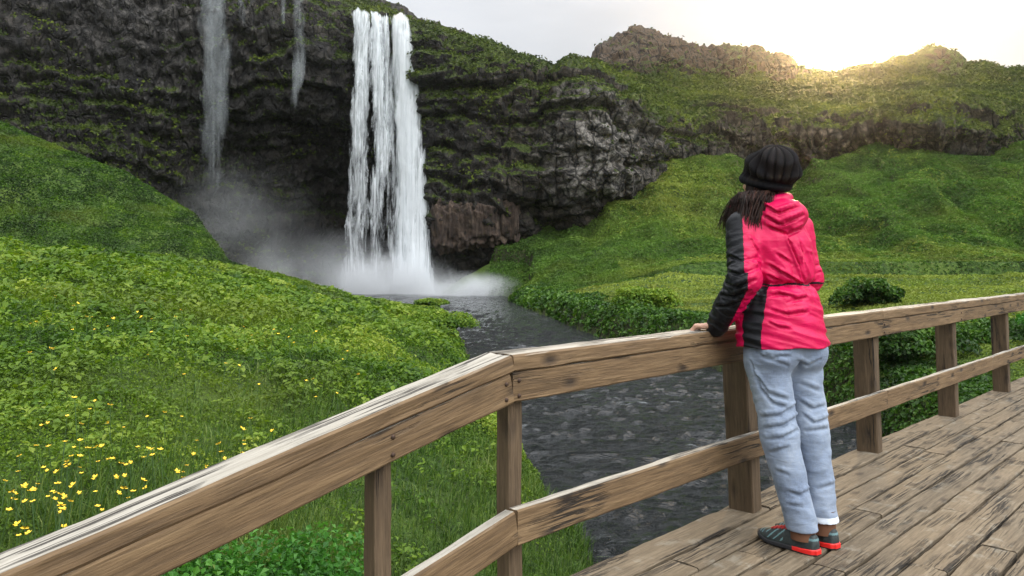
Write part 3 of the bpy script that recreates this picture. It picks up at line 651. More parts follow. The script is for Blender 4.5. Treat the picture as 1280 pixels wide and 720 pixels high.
# deck: planks run along the bridge, worn, with open gaps and cross seams
def build_deck():
    parts = []; sd = []
    r = random.Random(5)
    n_edge = .178; k = 0
    n = n_edge
    while n > -2.7:
        w = .17 if k == 0 else r.uniform(.124, .137)
        cuts = [-3.6, 0.]
        x = 0 + r.uniform(.6, 2.6)
        while x < 8.2: cuts.append(x); x += r.uniform(1.3, 3.2)
        cuts.append(8.6)
        for c0, c1 in zip(cuts[:-1], cuts[1:]):
            zz = lambda d: min(d, 0) * SLOPE
            dz = r.uniform(-.004, .003); s = r.uniform(0, 50)
            p0 = bw(np.array(c0 + .004), n - w / 2, -.0225 + dz + zz(c0)); p1 = bw(np.array(c1 - .004), n - w / 2 + r.uniform(-.003, .003), -.0225 + dz + zz(c1))
            V, T, mi, M = beam_vf(p0, p1, w, .045, BN, s, cham=.006, jit=.0035)
            Mn = np.array(M); Vw = V @ Mn[:3, :3].T + Mn[:3, 3]
            # back to the bridge frame for the grain
            rel = Vw - BO; Vb = np.stack([rel @ BD, rel @ BN, rel[:, 2]], 1)
            parts.append((Vb, T, 0)); sd.append(np.full(len(V), s))
        n -= w + r.uniform(.010, .019); k += 1
    V, F, mi = join_np(parts)
    o = mesh_np('deck', V, F, [W_DECK], smooth=False, attrs={'seed': ('POINT', np.concatenate(sd))})
    o.matrix_world = Matrix(((BD[0], BN[0], 0, BO[0]), (BD[1], BN[1], 0, BO[1]), (0, 0, 1, BO[2]), (0, 0, 0, 1)))
    o.parent = bridge
build_deck()
# bearers under the deck
for n, s in ((.10, 31.), (-1.2, 32.), (-2.5, 33.)):
    beam('bearer', bw(np.array(-.2), n, -.17), bw(np.array(8.4), n, -.17), .12, .24, BN, [W_POST], bridge, s, jit=.004)
    beam('bearer', bw(np.array(-3.5), n, -.17 - 3.5 * SLOPE), bw(np.array(-.21), n, -.17 - .21 * SLOPE), .12, .24, BN, [W_POST], bridge, s + .5, jit=.004)
# bolt heads in the fascia over each post
t = NT('rusty_iron'); M_IRON = t.surf(t.bsdf(t.ramp(t.noise(t.obj(), 90, 3), [(.35, (.03, .022, .018)), (.65, (.11, .06, .035))]), .65, Metallic=.6))
def bolt(d, z, parent, n=-.004):
    a = np.linspace(0, 2 * np.pi, 12, endpoint=False); r_ = .0075
    ring0 = np.stack([r_ * np.cos(a), r_ * np.sin(a), 0 * a], 1); ring1 = ring0 * .8 + [0, 0, .004]
    V = np.concatenate([ring0, ring1, [[0, 0, .0045]]]); F = [(i, (i + 1) % 12, 12 + (i + 1) % 12, 12 + i) for i in range(12)] + [(12 + i, 12 + (i + 1) % 12, 24, 24) for i in range(12)]
    F = np.array(F); T = np.concatenate([F[:12][:, [0, 1, 2]], F[:12][:, [0, 2, 3]], F[12:][:, :3]])
    Wp = bw(np.array(d), n, z + min(d, 0) * SLOPE)
    X, Zv, Yv = BD, -BN, np.array([0, 0, 1.])
    M = Matrix(((X[0], Yv[0], Zv[0], Wp[0]), (X[1], Yv[1], Zv[1], Wp[1]), (X[2], Yv[2], Zv[2], Wp[2]), (0, 0, 0, 1)))
    o = mesh_np('bolt', V, T, M_IRON); o.matrix_world = M; o.parent = parent
for d in (-.487, -.03, .03, 1.73, 3.39, 5.08):
    bolt(d, RH - CAPH - .03, bridge); bolt(d, RH - CAPH - .08, bridge)
# ------------------------------------------------------------------ vegetation
def mat_leaf(name, cols, trans=.35, rough=.6, scale=.5, yellow=None, mead_lit=None):
    t = NT(name)
    r = t.attr('tint'); p = t.pos()
    n = t.noise(p, scale, 3, .55)
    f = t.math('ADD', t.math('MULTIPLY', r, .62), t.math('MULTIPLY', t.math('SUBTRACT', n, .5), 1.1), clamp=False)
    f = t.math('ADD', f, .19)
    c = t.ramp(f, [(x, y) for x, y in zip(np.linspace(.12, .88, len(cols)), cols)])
    if yellow:
        y = t.noise(p, yellow[0], 4, .6); c = t.mix(t.ramp(y, [(.5, 0), (.68, yellow[1])]), c, yellow[2])
    if mead_lit: c = t.mix(t.math('MULTIPLY', t.attr('mead_lit'), t.math('MULTIPLY_ADD', r, .5, .45)), c, mead_lit)
    d = t.bsdf(c, rough, **{'Specular_IOR_Level': .25})
    tr = t.n('BsdfTranslucent', {'Color': t.mix(1., c, (1.15, 1.25, .55), 'MULTIPLY')}).outputs[0]
    return t.surf(t.n('MixShader', {0: trans, 1: d, 2: tr}).outputs[0])

def leaves(P, N, size, tilt=.7, aspect=.62, up=.0, r=rng, fold=.18):
    """one folded kite per point: P centres, N main facing, size length; returns V, F(tri), tint"""
    n = len(P)
    d = N + tilt * r.normal(size=(n, 3)); d /= np.linalg.norm(d, axis=1)[:, None] + 1e-9
    a = np.cross(d, r.normal(size=(n, 3))); a[:, 2] += up; a -= d * (a * d).sum(1)[:, None]; a /= np.linalg.norm(a, axis=1)[:, None] + 1e-9
    b = np.cross(d, a); s = (size * r.uniform(.6, 1.35, n))[:, None]
    base = P - a * s * .5; tip = P + a * s * .5 - d * s * fold * r.uniform(0, 1.4, (n, 1)); mid = P + d * s * .0 - a * s * .05
    w = aspect * .5 * r.uniform(.7, 1.2, (n, 1))
    L = mid + b * s * w + d * s * fold; R = mid - b * s * w + d * s * fold
    V = np.stack([base, R, tip, L], 1).reshape(-1, 3)
    i = np.arange(n)[:, None] * 4
    F = np.concatenate([i + [0, 1, 2], i + [0, 2, 3]], 1).reshape(-1, 3)
    tint = np.repeat(r.uniform(0, 1, n), 4)
    return V, F, tint

def blades(P, h, w, lean=.45, r=rng, wind=(.15, .1)):
    n = len(P); a = r.uniform(0, 2 * np.pi, n); ln = np.abs(r.normal(0, lean, n))
    dirv = np.stack([np.cos(a) * ln + wind[0], np.sin(a) * ln + wind[1], np.ones(n)], 1); dirv /= np.linalg.norm(dirv, axis=1)[:, None]
    side = np.stack([-np.sin(a + r.uniform(-1, 1, n)), np.cos(a), 0 * a], 1)
    hh = (h * r.uniform(.5, 1.25, n))[:, None]; ww = (np.asarray(w) * np.ones(n))[:, None]
    droop = np.stack([np.cos(a), np.sin(a), 0 * a - .6], 1) * hh * (ln * .5)[:, None]
    m = P + dirv * hh * .55; tip = P + dirv * hh + droop
    V = np.stack([P - side * ww * .5, P + side * ww * .5, m + side * ww * .4, m - side * ww * .4, tip], 1).reshape(-1, 3)
    i = np.arange(n)[:, None] * 5
    F = np.concatenate([i + [0, 1, 2], i + [0, 2, 3], i + [3, 2, 4]], 1).reshape(-1, 3)
    return V, F, np.repeat(r.uniform(0, 1, n), 5)

def gnorm(x, y, e=.15):
    zx = (gz(x + e, y) - gz(x - e, y)) / (2 * e); zy = (gz(x, y + e) - gz(x, y - e)) / (2 * e)
    n = np.stack([-zx, -zy, np.ones(len(x))], 1); return n / np.linalg.norm(n, axis=1)[:, None]

def clear_of_bridge(x, y, z=0, m=.1):
    rel = np.stack([x - BO[0], y - BO[1]], 1); d = rel @ BD[:2]; n = rel @ BN[:2]
    return ~((n < .2 + m) & (n > -2.9) & (d > -4.2) & (d < 9))

def hum(x, y):
    """lushness of the herb cover: clumps and dips"""
    c = fbm(P3(x, y, 2.2, .55), 3, .55); f = fbm(P3(x, y, 7., 1.9), 3, .6)
    return np.clip(.5 + .55 * c + .38 * f, 0, 1.4)

G_HERB = [(.010, .026, .003), (.030, .075, .006), (.072, .140, .009), (.14, .215, .017), (.25, .30, .045)]
G_DARK = [(.006, .018, .003), (.018, .050, .006), (.040, .100, .010), (.10, .18, .022)]
G_TURF = [(.016, .038, .006), (.045, .098, .013), (.085, .165, .022), (.16, .25, .045)]
M_HERB = mat_leaf('herb_leaves', G_HERB, .35, .55, .45, (.16, .6, (.13, .165, .018)))
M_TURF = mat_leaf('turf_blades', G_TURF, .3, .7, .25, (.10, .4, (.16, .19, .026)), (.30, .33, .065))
M_DARK = mat_leaf('dark_leaves', G_DARK, .3, .5, .9)
M_GRASS = mat_leaf('long_grass', [(.016, .036, .006), (.035, .078, .010), (.07, .125, .018), (.13, .17, .04)], .35, .6, .6)

def sample_near(n, x_px, y0, y1):
    px = rng.uniform(x_px[0], x_px[1], n); Y = np.exp(rng.uniform(math.log(y0), math.log(y1), n))
    return (px - 640) / 1000 * Y, Y

# left bank: low broad-leaved herbs in lumpy clumps
def left_bank():
    x, y = sample_near(560000, (-330, 900), 2.2, 64)
    x2, y2 = sample_near(160000, (-200, 345), 41, 66); x, y = np.concatenate([x, x2]), np.concatenate([y, y2])
    z = gz(x, y); sd = river_sd(x, y)
    dist = np.hypot(x, y)
    k = (sd > .02) & (x < 2) & (y < 64) & clear_of_bridge(x, y)
    x, y, z, sd, dist = (v[k] for v in (x, y, z, sd, dist))
    h = hum(x, y)
    near_grass = sstep(-3.2, -1.4, x) * sstep(9.5, 6.5, y)            # the long grass below the rail is thinner in herbs
    k = rng.uniform(size=len(x)) < np.clip(.25 + 1.0 * h, .12, 1) * (1 - .8 * near_grass)
    x, y, z, h, dist = (v[k] for v in (x, y, z, h, dist))
    s = np.clip(.0043 * dist, .022, .30) * (1 - .45 * sstep(40, 46, y) * sstep(-11, -15, x))
    lift = rng.uniform(0, 1, len(x)) ** .8 * (np.clip(.30 * h ** 1.6, .02, .5) + s * .2) * np.clip(dist / 14, .5, 1.1) * (1 - .65 * sstep(26, 40, y))
    N = gnorm(x, y)
    e = .25; hx = hum(x + e, y) - hum(x - e, y); hy = hum(x, y + e) - hum(x, y - e)
    N[:, 0] -= hx * .5; N[:, 1] -= hy * .5
    P = np.stack([x, y, z + lift + .005], 1)
    V, F, tn = leaves(P, N, s, .55)
    hill = sstep(41, 46, y) * sstep(-11, -15, x)
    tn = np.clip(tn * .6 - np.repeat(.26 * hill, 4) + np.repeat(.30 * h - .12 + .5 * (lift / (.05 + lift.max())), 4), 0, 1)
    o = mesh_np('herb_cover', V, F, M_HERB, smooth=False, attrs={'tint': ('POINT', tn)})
    tag(o, 'lumpy low green herbs covering the left bank and its hill', 'herbs', kind='stuff')
left_bank()

def left_weeds():
    # broad-leaved weeds standing out of the herbs in clumps
    x, y = sample_near(9000, (-250, 620), 3.2, 50); sd = river_sd(x, y); h = hum(x, y)
    k = (sd > .25) & (x < 1) & clear_of_bridge(x, y) & (rng.uniform(size=len(x)) < sstep(.35, 1.0, h + .5 * fbm(P3(x, y, 9, .22), 2))) & ~((y > 44) & (x < -12))
    x, y, h = x[k], y[k], h[k]; d = np.hypot(x, y); m = 9
    s = np.clip(.0078 * d, .045, .36); R = s * 1.5
    a = rng.uniform(0, 2 * np.pi, (len(x), m)); r = np.sqrt(rng.uniform(0, 1, (len(x), m)))
    X = (x[:, None] + R[:, None] * r * np.cos(a)).ravel(); Y = (y[:, None] + R[:, None] * r * np.sin(a)).ravel()
    top = (.10 + .26 * h) * np.clip(d / 14, .5, 1.2) * (1 - .7 * sstep(26, 40, y))
    Z = gz(X, Y) + (top[:, None] * (1.15 - .55 * r * r) * rng.uniform(.8, 1.1, r.shape)).ravel()
    N = np.stack([(r * np.cos(a) * .6).ravel(), (r * np.sin(a) * .6 - .15).ravel(), np.ones(X.size)], 1)
    V, F, tn = leaves(np.stack([X, Y, Z], 1), N, np.repeat(s, m), .28, .62, fold=.12)
    pl = np.repeat(np.repeat(rng.uniform(0, .45, len(x)), m), 4); tn = np.clip(tn * .3 + pl + .18, 0, 1)
    o = mesh_np('broad_leaved_weeds', V, F, M_HERB, smooth=False, attrs={'tint': ('POINT', tn)})
    tag(o, 'broad-leaved weeds in pale clumps among the left bank herbs', 'weeds', kind='stuff')
left_weeds()

def left_grass():
    # long grass near the rail, between the ramp and the water
    x, y = sample_near(110000, (-200, 800), 2.6, 16)
    sd = river_sd(x, y); z = gz(x, y)
    g = .8 * sstep(-3.4, -1.4, x) * sstep(11, 6.5, y) + .04 + .25 * fbm(P3(x, y, 0, .6), 2)
    k = (sd > -.02) & (x < 2) & clear_of_bridge(x, y) & (rng.uniform(size=len(x)) < g)
    x, y, z = x[k], y[k], z[k]
    h = .13 + .16 * np.clip(.5 + fbm(P3(x, y, 4, .5), 2), 0, 1); d = np.hypot(x, y)
    V, F, tn = blades(np.stack([x, y, z - .01], 1), h * .85, np.clip(.0011 * d, .004, .012), .4)
    o = mesh_np('long_grass', V, F, M_GRASS, smooth=False, attrs={'tint': ('POINT', tn)})
    tag(o, 'longer grass between the ramp rail and the water', 'grass', kind='stuff')
left_grass()

# right meadow, its bank and the far slopes: short turf
def right_turf():
    x1, y1 = sample_near(230000, (560, 1700), 9, 62)
    px = rng.uniform(500, 1500, 260000); yy = rng.uniform(54, 97, 260000); x2 = (px - 640) / 1000 * yy
    x = np.concatenate([x1, x2]); y = np.concatenate([y1, yy]); z = gz(x, y); sd = river_sd(x, y)
    k = (sd > .05) & clear_of_bridge(x, y) & ((x > -2) | (y < 0)) & (x > -5.5)
    k &= ~((y > 60) & (x < -7.5))
    x, y, z, sd = x[k], y[k], z[k], sd[k]
    d = np.hypot(x, y); s = np.clip(.0042 * d, .05, .34); N = gnorm(x, y, .3)
    h = hum(x * .6, y * .6)
    N[:, :2] *= 1.1
    P = np.stack([x, y, z], 1) + N * (rng.uniform(0, 1, len(x)) * s * .8 * np.clip(h, .1, 1.2))[:, None]
    V, F, tn = leaves(P, N, s * .95, .5, .5)
    ye = 52.6 + .9 * np.sin(x * .13) + .5 * perlin(P3(x, y * 0, 1., .4))
    mead_lit = sstep(1.0, 3.0, sd) * sstep(ye - .5, ye - 1.2, y) * (x > 0) + .5 * (sstep(ye + .5, ye + 1, y) * sstep(62, 60, y) * (x > 8)) + 1.0 * np.exp(-((x - 15.5) / 7.5) ** 2 - ((y - 79) / 9) ** 2)  # pale meadow grass; last term paints the lit face of the front mound
    mead_lit = np.clip(mead_lit * (.75 + .5 * fbm(P3(x, y, 1, .2), 3)), 0, 1); dk = (np.abs(y - ye) < .8) & (x > 8)  # terrace step tinted darker: darker grass, with its shade painted in
    pt = .5 + .5 * fbm(P3(x, y, z, .16), 4, .6)
    tn = np.clip(tn * .45 + np.repeat(.16 * h + .34 * (pt - .5) + .05 - .3 * dk, 4), 0, 1)
    o = mesh_np('turf', V, F, M_TURF, smooth=False, attrs={'tint': ('POINT', tn), 'mead_lit': ('POINT', np.repeat(mead_lit, 4))})
    tag(o, 'short green turf of the right meadow and the rounded hills', 'turf', kind='stuff')
right_turf()

def tussocks():
    px = rng.uniform(560, 1420, 5200); y = rng.uniform(56, 95, 5200); x = (px - 640) / 1000 * y; sd = river_sd(x, y)
    c = fbm(P3(x, y, 4, .10), 3); k = (sd > 1.5) & (x > -4) & (rng.uniform(size=len(x)) < sstep(-.2, .5, c)); x, y = x[k], y[k]; m = 14
    R = rng.uniform(.25, .7, len(x)); a = rng.uniform(0, 2 * np.pi, (len(x), m)); r = np.sqrt(rng.uniform(0, 1, (len(x), m)))
    X = (x[:, None] + R[:, None] * r * np.cos(a)).ravel(); Y = (y[:, None] + R[:, None] * r * np.sin(a)).ravel()
    Z = gz(X, Y) + ((.5 * R)[:, None] * (1 - r * r) * rng.uniform(.6, 1.1, r.shape)).ravel()
    N = np.stack([(r * np.cos(a)).ravel(), (r * np.sin(a) - .2).ravel(), np.ones(X.size) * .8], 1)
    V, F, tn = leaves(np.stack([X, Y, Z], 1), N, np.full(X.size, .3), .4, .5)
    tn = np.clip(tn * .4 + np.repeat(np.repeat(rng.uniform(-.1, .6, len(x)), m), 4), 0, 1)
    o = mesh_np('tussocks', V, F, M_TURF, smooth=False, attrs={'tint': ('POINT', tn), 'mead_lit': ('POINT', np.repeat(np.repeat((rng.uniform(size=len(x)) < .25) * .6, m), 4))})
    tag(o, 'coarse grass tussocks dotted over the far slopes', 'tussocks', kind='stuff')
tussocks()

# lush dark leaves on the steep right bank
def right_bank():
    x, y = sample_near(260000, (600, 1500), 5.5, 60)
    sd = river_sd(x, y); z = gz(x, y)
    w = 1.3 + .022 * y + .9 * fbm(P3(x, y, 3, .25), 2)
    k = (sd > -.05) & (sd < w) & (x > 3.2 - .1 * y) & clear_of_bridge(x, y)
    x, y, z, sd, w = x[k], y[k], z[k], sd[k], w[k]
    h = hum(x + 40, y); d = np.hypot(x, y); s = np.clip(.0058 * d, .045, .3)
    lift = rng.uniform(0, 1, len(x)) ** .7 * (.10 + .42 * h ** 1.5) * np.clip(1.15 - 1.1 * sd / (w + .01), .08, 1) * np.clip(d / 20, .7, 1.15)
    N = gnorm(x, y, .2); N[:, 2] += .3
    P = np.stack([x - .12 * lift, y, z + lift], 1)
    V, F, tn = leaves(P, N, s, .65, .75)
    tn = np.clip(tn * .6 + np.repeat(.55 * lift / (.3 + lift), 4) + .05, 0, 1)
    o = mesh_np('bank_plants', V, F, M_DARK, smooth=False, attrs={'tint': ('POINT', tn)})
    tag(o, 'lush dark leafy growth hanging over the right bank of the stream', 'bank plants', kind='stuff')
right_bank()

# moss and grass tufts on the ledges, brow and upper slopes of the cliff
def cliff_moss():
    a, b, c, d = (CV[CF[:, i]] for i in range(4)); n = np.cross(c - a, d - b); ar = np.linalg.norm(n, axis=1); n /= ar[:, None] + 1e-9
    n *= np.sign(n[:, 2] - n[:, 1] * .7 + 1e-9)[:, None]
    cen = (a + b + c + d) / 4; ms = moss[CF].mean(1); v = CVV[CF].mean(1)
    w = ar * np.clip((n[:, 2] + ms + .5 * fbm(cen * .5, 3) - .35) * 3, 0, 1) * np.where(v > 7.2, .12 + .5 * (CPX[CF].mean(1) > 1010) * (np.abs(CPX[CF].mean(1) - 1170) > 35), 1) * np.where((CPX[CF].mean(1) > -200) & (CPX[CF].mean(1) < 1500), 1, 0)
    i = rng.choice(len(cen), 170000, p=w / w.sum())
    t1, t2 = rng.uniform(size=(2, len(i), 1)); P = (a[i] * (1 - t1) + b[i] * t1) * (1 - t2) + (d[i] * (1 - t1) + c[i] * t1) * t2
    s = np.clip(.0046 * P[:, 1], .2, .55); P = P + n[i] * (rng.uniform(0, .9, len(i)) ** 1.5 * s)[:, None]
    V, F, tn = leaves(P, n[i] + [0, -.2, .3], s, .6, .6)
    tn = np.clip(tn * .6 + np.repeat(.5 + .5 * fbm(P * .25, 3), 4) * .5 - .05, 0, 1)
    t = M_MOSS
    o = mesh_np('cliff_moss', V, F, t, smooth=False, attrs={'tint': ('POINT', tn)})
    tag(o, 'moss and grass tufts on the ledges and brow of the cliff', 'moss', kind='stuff')
M_MOSS = mat_leaf('moss_tufts', [(.010, .018, .003), (.028, .046, .006), (.065, .092, .011), (.125, .155, .02)], .25, .8, .15)
cliff_moss()

# buttercups
M_PETAL = simple('yellow_petals', (.80, .52, .03), .5, **{'Specular_IOR_Level': .3}); M_STEM = simple('flower_stem', (.03, .07, .012), .7)
def flower_mesh(i):
    r = np.random.default_rng(100 + i); parts = []
    h = .20 * r.uniform(.7, 1.3); lean = r.uniform(-.05, .05, 2)
    a = np.array([0, 2.1, 4.2]); rr = .0022
    b0 = np.stack([rr * np.cos(a), rr * np.sin(a), 0 * a], 1); b1 = b0 + [*(lean * .5), h * .5]; b2 = b0 + [*lean, h]
    V = np.concatenate([b0, b1, b2]); F = [(j, (j + 1) % 3, 3 + (j + 1) % 3, 3 + j) for j in range(3)] + [(3 + j, 3 + (j + 1) % 3, 6 + (j + 1) % 3, 6 + j) for j in range(3)]
    parts.append((V, np.array(F), 1))
    top = np.array([*lean, h]); R = r.uniform(.013, .019); tl = r.normal(0, .35, 2)
    for k in range(5):
        an = k * 2 * np.pi / 5 + r.uniform(-.2, .2); d = np.array([np.cos(an), np.sin(an), .45 + tl[0] * np.cos(an) + tl[1] * np.sin(an)]); sd_ = np.array([-np.sin(an), np.cos(an), 0])
        V = np.array([top, top + d * R * .6 - sd_ * R * .48, top + d * R * 1.05, top + d * R * .6 + sd_ * R * .48]); parts.append((V, np.array([[0, 1, 2, 3]]), 0))
    V, F, m = join_np(parts)
    return V, F, m
def flowers():
    protos = []
    spots = []
    # clusters seen near the rail, then thinner ones up the bank
    for px, Y, sp, n in [(90, 4.5, .22, 24), (140, 4.7, .25, 18), (40, 4.1, .22, 16), (170, 4.5, .22, 14), (10, 4.1, .25, 14), (120, 4.2, .2, 14), (230, 4.7, .25, 8), (200, 5.4, .4, 14), (60, 5.2, .35, 12), (280, 5.4, .4, 12), (-80, 4.3, .4, 16), (-160, 4.2, .4, 8), (330, 6.0, .4, 8),
                         (220, 8.2, 1.0, 14), (60, 8.8, 1.2, 14), (330, 8.6, .9, 10), (130, 11.5, 1.6, 14), (280, 11.5, 1.5, 8)]:
        for k in range(n):
            y = Y + rng.normal(0, sp * .8); x = (px - 640) / 1000 * Y + rng.normal(0, sp)
            if y > 3.2 and river_sd(np.array([x]), np.array([y]))[0] > .3 and clear_of_bridge(np.array([x]), np.array([y]))[0]: spots.append((x, y))
    for i, (x, y) in enumerate(spots[:290]):
        if i < 8:
            V, F, m = flower_mesh(i)
            o = mesh_np('buttercup', V, F, [M_PETAL, M_STEM], midx=m, smooth=False); protos.append(o)
        else:
            o = protos[i % 8].copy(); COL.objects.link(o)
        hh = hum(np.array([x]), np.array([y]))[0]
        o.location = (x, y, float(gz(np.array([x]), np.array([y]))[0]) + .06 + .12 * hh); o.rotation_euler = (0, 0, rng.uniform(0, 6.28)); s = rng.uniform(.8, 1.2) * (1 + .04 * max(0, y - 5)); o.scale = (s, s, s)
        tag(o, 'small yellow buttercup on a thin stem in the left bank greenery', 'flower', 'yellow buttercups on the left bank')
flowers()

# single bushes
def bush(name, label, x, y, rx, ry, h, n, s, mat, seed, cat='bush', group=None):
    r = np.random.default_rng(seed)
    z0 = float(gz(np.array([x]), np.array([y]))[0])
    root = bpy.data.objects.new(name, None); COL.objects.link(root); root.location = (x, y, z0); tag(root, label, cat, group)
    # stems
    parts = []
    nl = 16
    lob = [(r.uniform(-.75, .75), r.uniform(-.75, .75), r.uniform(.08, .85), r.uniform(.28, .48)) for _ in range(nl)]
    st = []
    for (lx, ly, lz, lr) in lob:
        c = np.array([lx * rx, ly * ry, lz * h * (1 - .35 * (lx * lx + ly * ly))]); b = np.array([lx * rx * .25, ly * ry * .25, -.03])
        a = np.array([0, 2.1, 4.2]); w0, w1 = .008 * h / .6 + .003, .003
        side = np.stack([np.cos(a), np.sin(a), 0 * a], 1)
        V = np.concatenate([b + side * w0, (b + c) / 2 + [0, 0, .1 * h] + side * (w0 + w1) / 2, c + side * w1])
        F = np.array([(j, (j + 1) % 3, 3 + (j + 1) % 3, 3 + j) for j in range(3)] + [(3 + j, 3 + (j + 1) % 3, 6 + (j + 1) % 3, 6 + j) for j in range(3)])
        st.append((V, F, 0))
    V, F, m = join_np(st); o = mesh_np('stem', V, F, M_STEM); o.parent = root
    per = n // nl; Ps, Ns = [], []
    for (lx, ly, lz, lr) in lob:
        c = np.array([lx * rx, ly * ry, lz * h * (1 - .35 * (lx * lx + ly * ly))])
        d = r.normal(size=(per, 3)); d[:, 2] = np.abs(d[:, 2]) * .9 - .15; d /= np.linalg.norm(d, axis=1)[:, None]
        rad = r.uniform(.55, 1., (per, 1)) ** .6
        Ps.append(c + d * rad * np.array([rx, ry, h * .8]) * lr * 1.25); Ns.append(d + [0, 0, .7])
    P = np.concatenate(Ps); N = np.concatenate(Ns); N /= np.linalg.norm(N, axis=1)[:, None]
    P[:, 2] = np.maximum(P[:, 2], -.02)
    V, F, tn = leaves(P, N, np.full(len(P), s), .45, .7, r=r)
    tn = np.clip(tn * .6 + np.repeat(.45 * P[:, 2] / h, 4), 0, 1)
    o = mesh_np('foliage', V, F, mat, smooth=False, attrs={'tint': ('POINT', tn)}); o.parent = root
    return root
M_BUSH = mat_leaf('bush_leaves', [(.010, .045, .006), (.025, .10, .012), (.05, .165, .02), (.095, .23, .035)], .35, .45, 1.2)
bush('bush', 'bright green leafy bush right behind the lower end of the sloping handrail', -1.28, 3.75, .62, .6, .62, 9000, .036, M_BUSH, 1)
bush('bush', 'pale green clump on the left bank edge where the stream narrows', -2.5, 26.5, 1.2, 1.5, .7, 4500, .10, M_HERB, 2)
bush('bush', 'small light green shrub at the far tip of the left bank by the pool', -4.9, 49.0, 1.0, .8, .45, 2200, .14, M_HERB, 3)
bush('bush', 'dark green shrub low on the right bank where the stream bends', 4.9, 31.2, 1.5, 1.3, .85, 5000, .14, M_HERB, 4)
bush('bush', 'dark low bush in the meadow right of the woman', 11.2, 25, .85, .8, .85, 4000, .13, M_DARK, 5)
bush('bush', 'dark broad shrub beyond the handrail between the second and third stout posts', 9.0, 16.0, 1.3, 1.3, .5, 6000, .10, M_DARK, 6)
bush('bush', 'leafy shrub beyond the handrail at the far end of the bridge', 10.6, 14.2, 1.2, 1.3, .45, 6000, .09, M_BUSH, 7)
bush('bush', 'dark shrub hanging over the water under the lower rail', 7.3, 14.6, .9, .9, .8, 5000, .085, M_DARK, 8)
# ------------------------------------------------------------------ falling water and spray
def mat_fall(name, dens, streak=(5.5, .16), col=(.88, .91, .93), soft=.25, amax=1.):
    t = NT(name); p = t.pos()
    q = t.map(p, (streak[0], streak[0] * .35, streak[1]))
    n1 = t.noise(q, 1., 6, .66, .5); n2 = t.noise(t.map(p, (1.5, .6, .20)), 1., 6, .72, .9)
    e = t.attr('dens')
    a = t.math('ADD', t.math('MULTIPLY', n1, .42), t.math('MULTIPLY', n2, .78))
    a = t.math('ADD', t.math('SUBTRACT', a, .10), t.math('MULTIPLY', t.math('SUBTRACT', e, 1.), .62))
    a = t.ramp(a, [(.5 - dens - soft * .5, 0), (.5 - dens + soft * .5, amax)])
    h = t.math('ADD', n1, n2)
    c = t.mix(t.ramp(n1, [(.36, .45), (.55, 0)]), col, (.50, .55, .58))
    d = t.n('BsdfDiffuse', {'Color': c, 'Normal': t.bump(h, .8, .4)}).outputs[0]
    tr = t.n('BsdfTranslucent', {'Color': (*col, 1)}).outputs[0]
    s = t.n('MixShader', {0: .4, 1: d, 2: tr}).outputs[0]
    s = t.n('MixShader', {0: a, 1: t.n('BsdfTransparent').outputs[0], 2: s}).outputs[0]
    return t.surf(s)

_cpx = 640 + CV[:, 0] / CV[:, 1] * 1000; _cpy = HZ - (CV[:, 2] - CZ) / CV[:, 1] * 1000
def wall_y(cx, py):
    'how far out the wall stands along a line down it, smoothed so that water clears the bulges'
    m = (np.abs(_cpx - cx.mean()) < 60) & (CVV < 5.2); X, Yp, D = _cpx[m], _cpy[m], CV[m, 1]
    y = []
    for a, b in zip(cx[::6], py[::6]):
        k = (np.abs(X - a) < 11) & (np.abs(Yp - b) < 9); y.append(np.percentile(D[k], 6) if k.any() else (y[-1] if y else 78.))
    y = np.minimum.accumulate(np.interp(np.arange(len(py)), np.arange(0, len(py), 6), y)); return np.convolve(np.pad(y, 12, 'edge'), np.ones(25) / 25, 'valid')
def strand(name, pts, mat, parent=None, Ytop=79.2, throw=2.2, thick=.5, ns=40, nt=260, jag=.25, dens_t=((0, 1), (1, 1)), seed=0., edge=.25, hug=False):
    """pts: (py, centre px, half width px) down the fall; a closed, flattened sleeve of falling water"""
    pts = np.array(pts, float); py = np.linspace(pts[0, 0], pts[-1, 0], nt)
    cx = np.interp(py, pts[:, 0], pts[:, 1]); hw = np.interp(py, pts[:, 0], pts[:, 2])
    t = (py - pts[0, 0]) / 350.
    Y = Ytop - throw * np.sqrt(np.clip(t, 0, 2))
    if hug: Y = wall_y(cx, py) - .15 - .25 * np.arange(nt) / nt
    a = np.linspace(0, 2 * np.pi, ns, endpoint=False)
    ca, sa = np.cos(a)[None], np.sin(a)[None]
    x0 = ((cx - 640) / F_PX * Y)[:, None]; w = (hw / F_PX * Y)[:, None]; z = (CZ + (HZ - py) / F_PX * Y)[:, None] + 0 * ca
    qx = (x0 + w * ca)
    n = .5 * fbm(np.stack([(qx * 1.1 + seed).ravel(), (sa * .7 + 0 * z).ravel(), (z * .16).ravel()], 1), 4, .6).reshape(qx.shape)
    n2 = fbm(np.stack([(0 * qx + ca * 1.2 + seed * 3).ravel(), (sa + 0 * z).ravel(), (z * .35).ravel()], 1), 4, .65).reshape(qx.shape)
    x = x0 + w * ca * (1 + jag * n2) ; y = Y[:, None] - thick * sa + .35 * n
    V = np.stack([x, y, z], -1).reshape(-1, 3)
    dt = np.interp(np.linspace(0, 1, nt), *zip(*dens_t))
    dens = (1 - edge * np.clip(np.abs(ca), 0, 1) ** 3) * dt[:, None]
    if not hug:      # the lip: water slides over the rock in uneven tongues
        tt = np.linspace(0, 1, nt)[:, None]; dens = dens * sstep(-.004, .012 + .02 * (perlin(np.stack([ca[0] * 2 + seed, ca[0] * 0, sa[0]], 1))[None] + .6), tt + .004)
    o = mesh_np(name, V, grid_faces(nt, ns, True), mat, attrs={'dens': ('POINT', dens.ravel())})
    if parent is not None: o.parent = parent
    return o
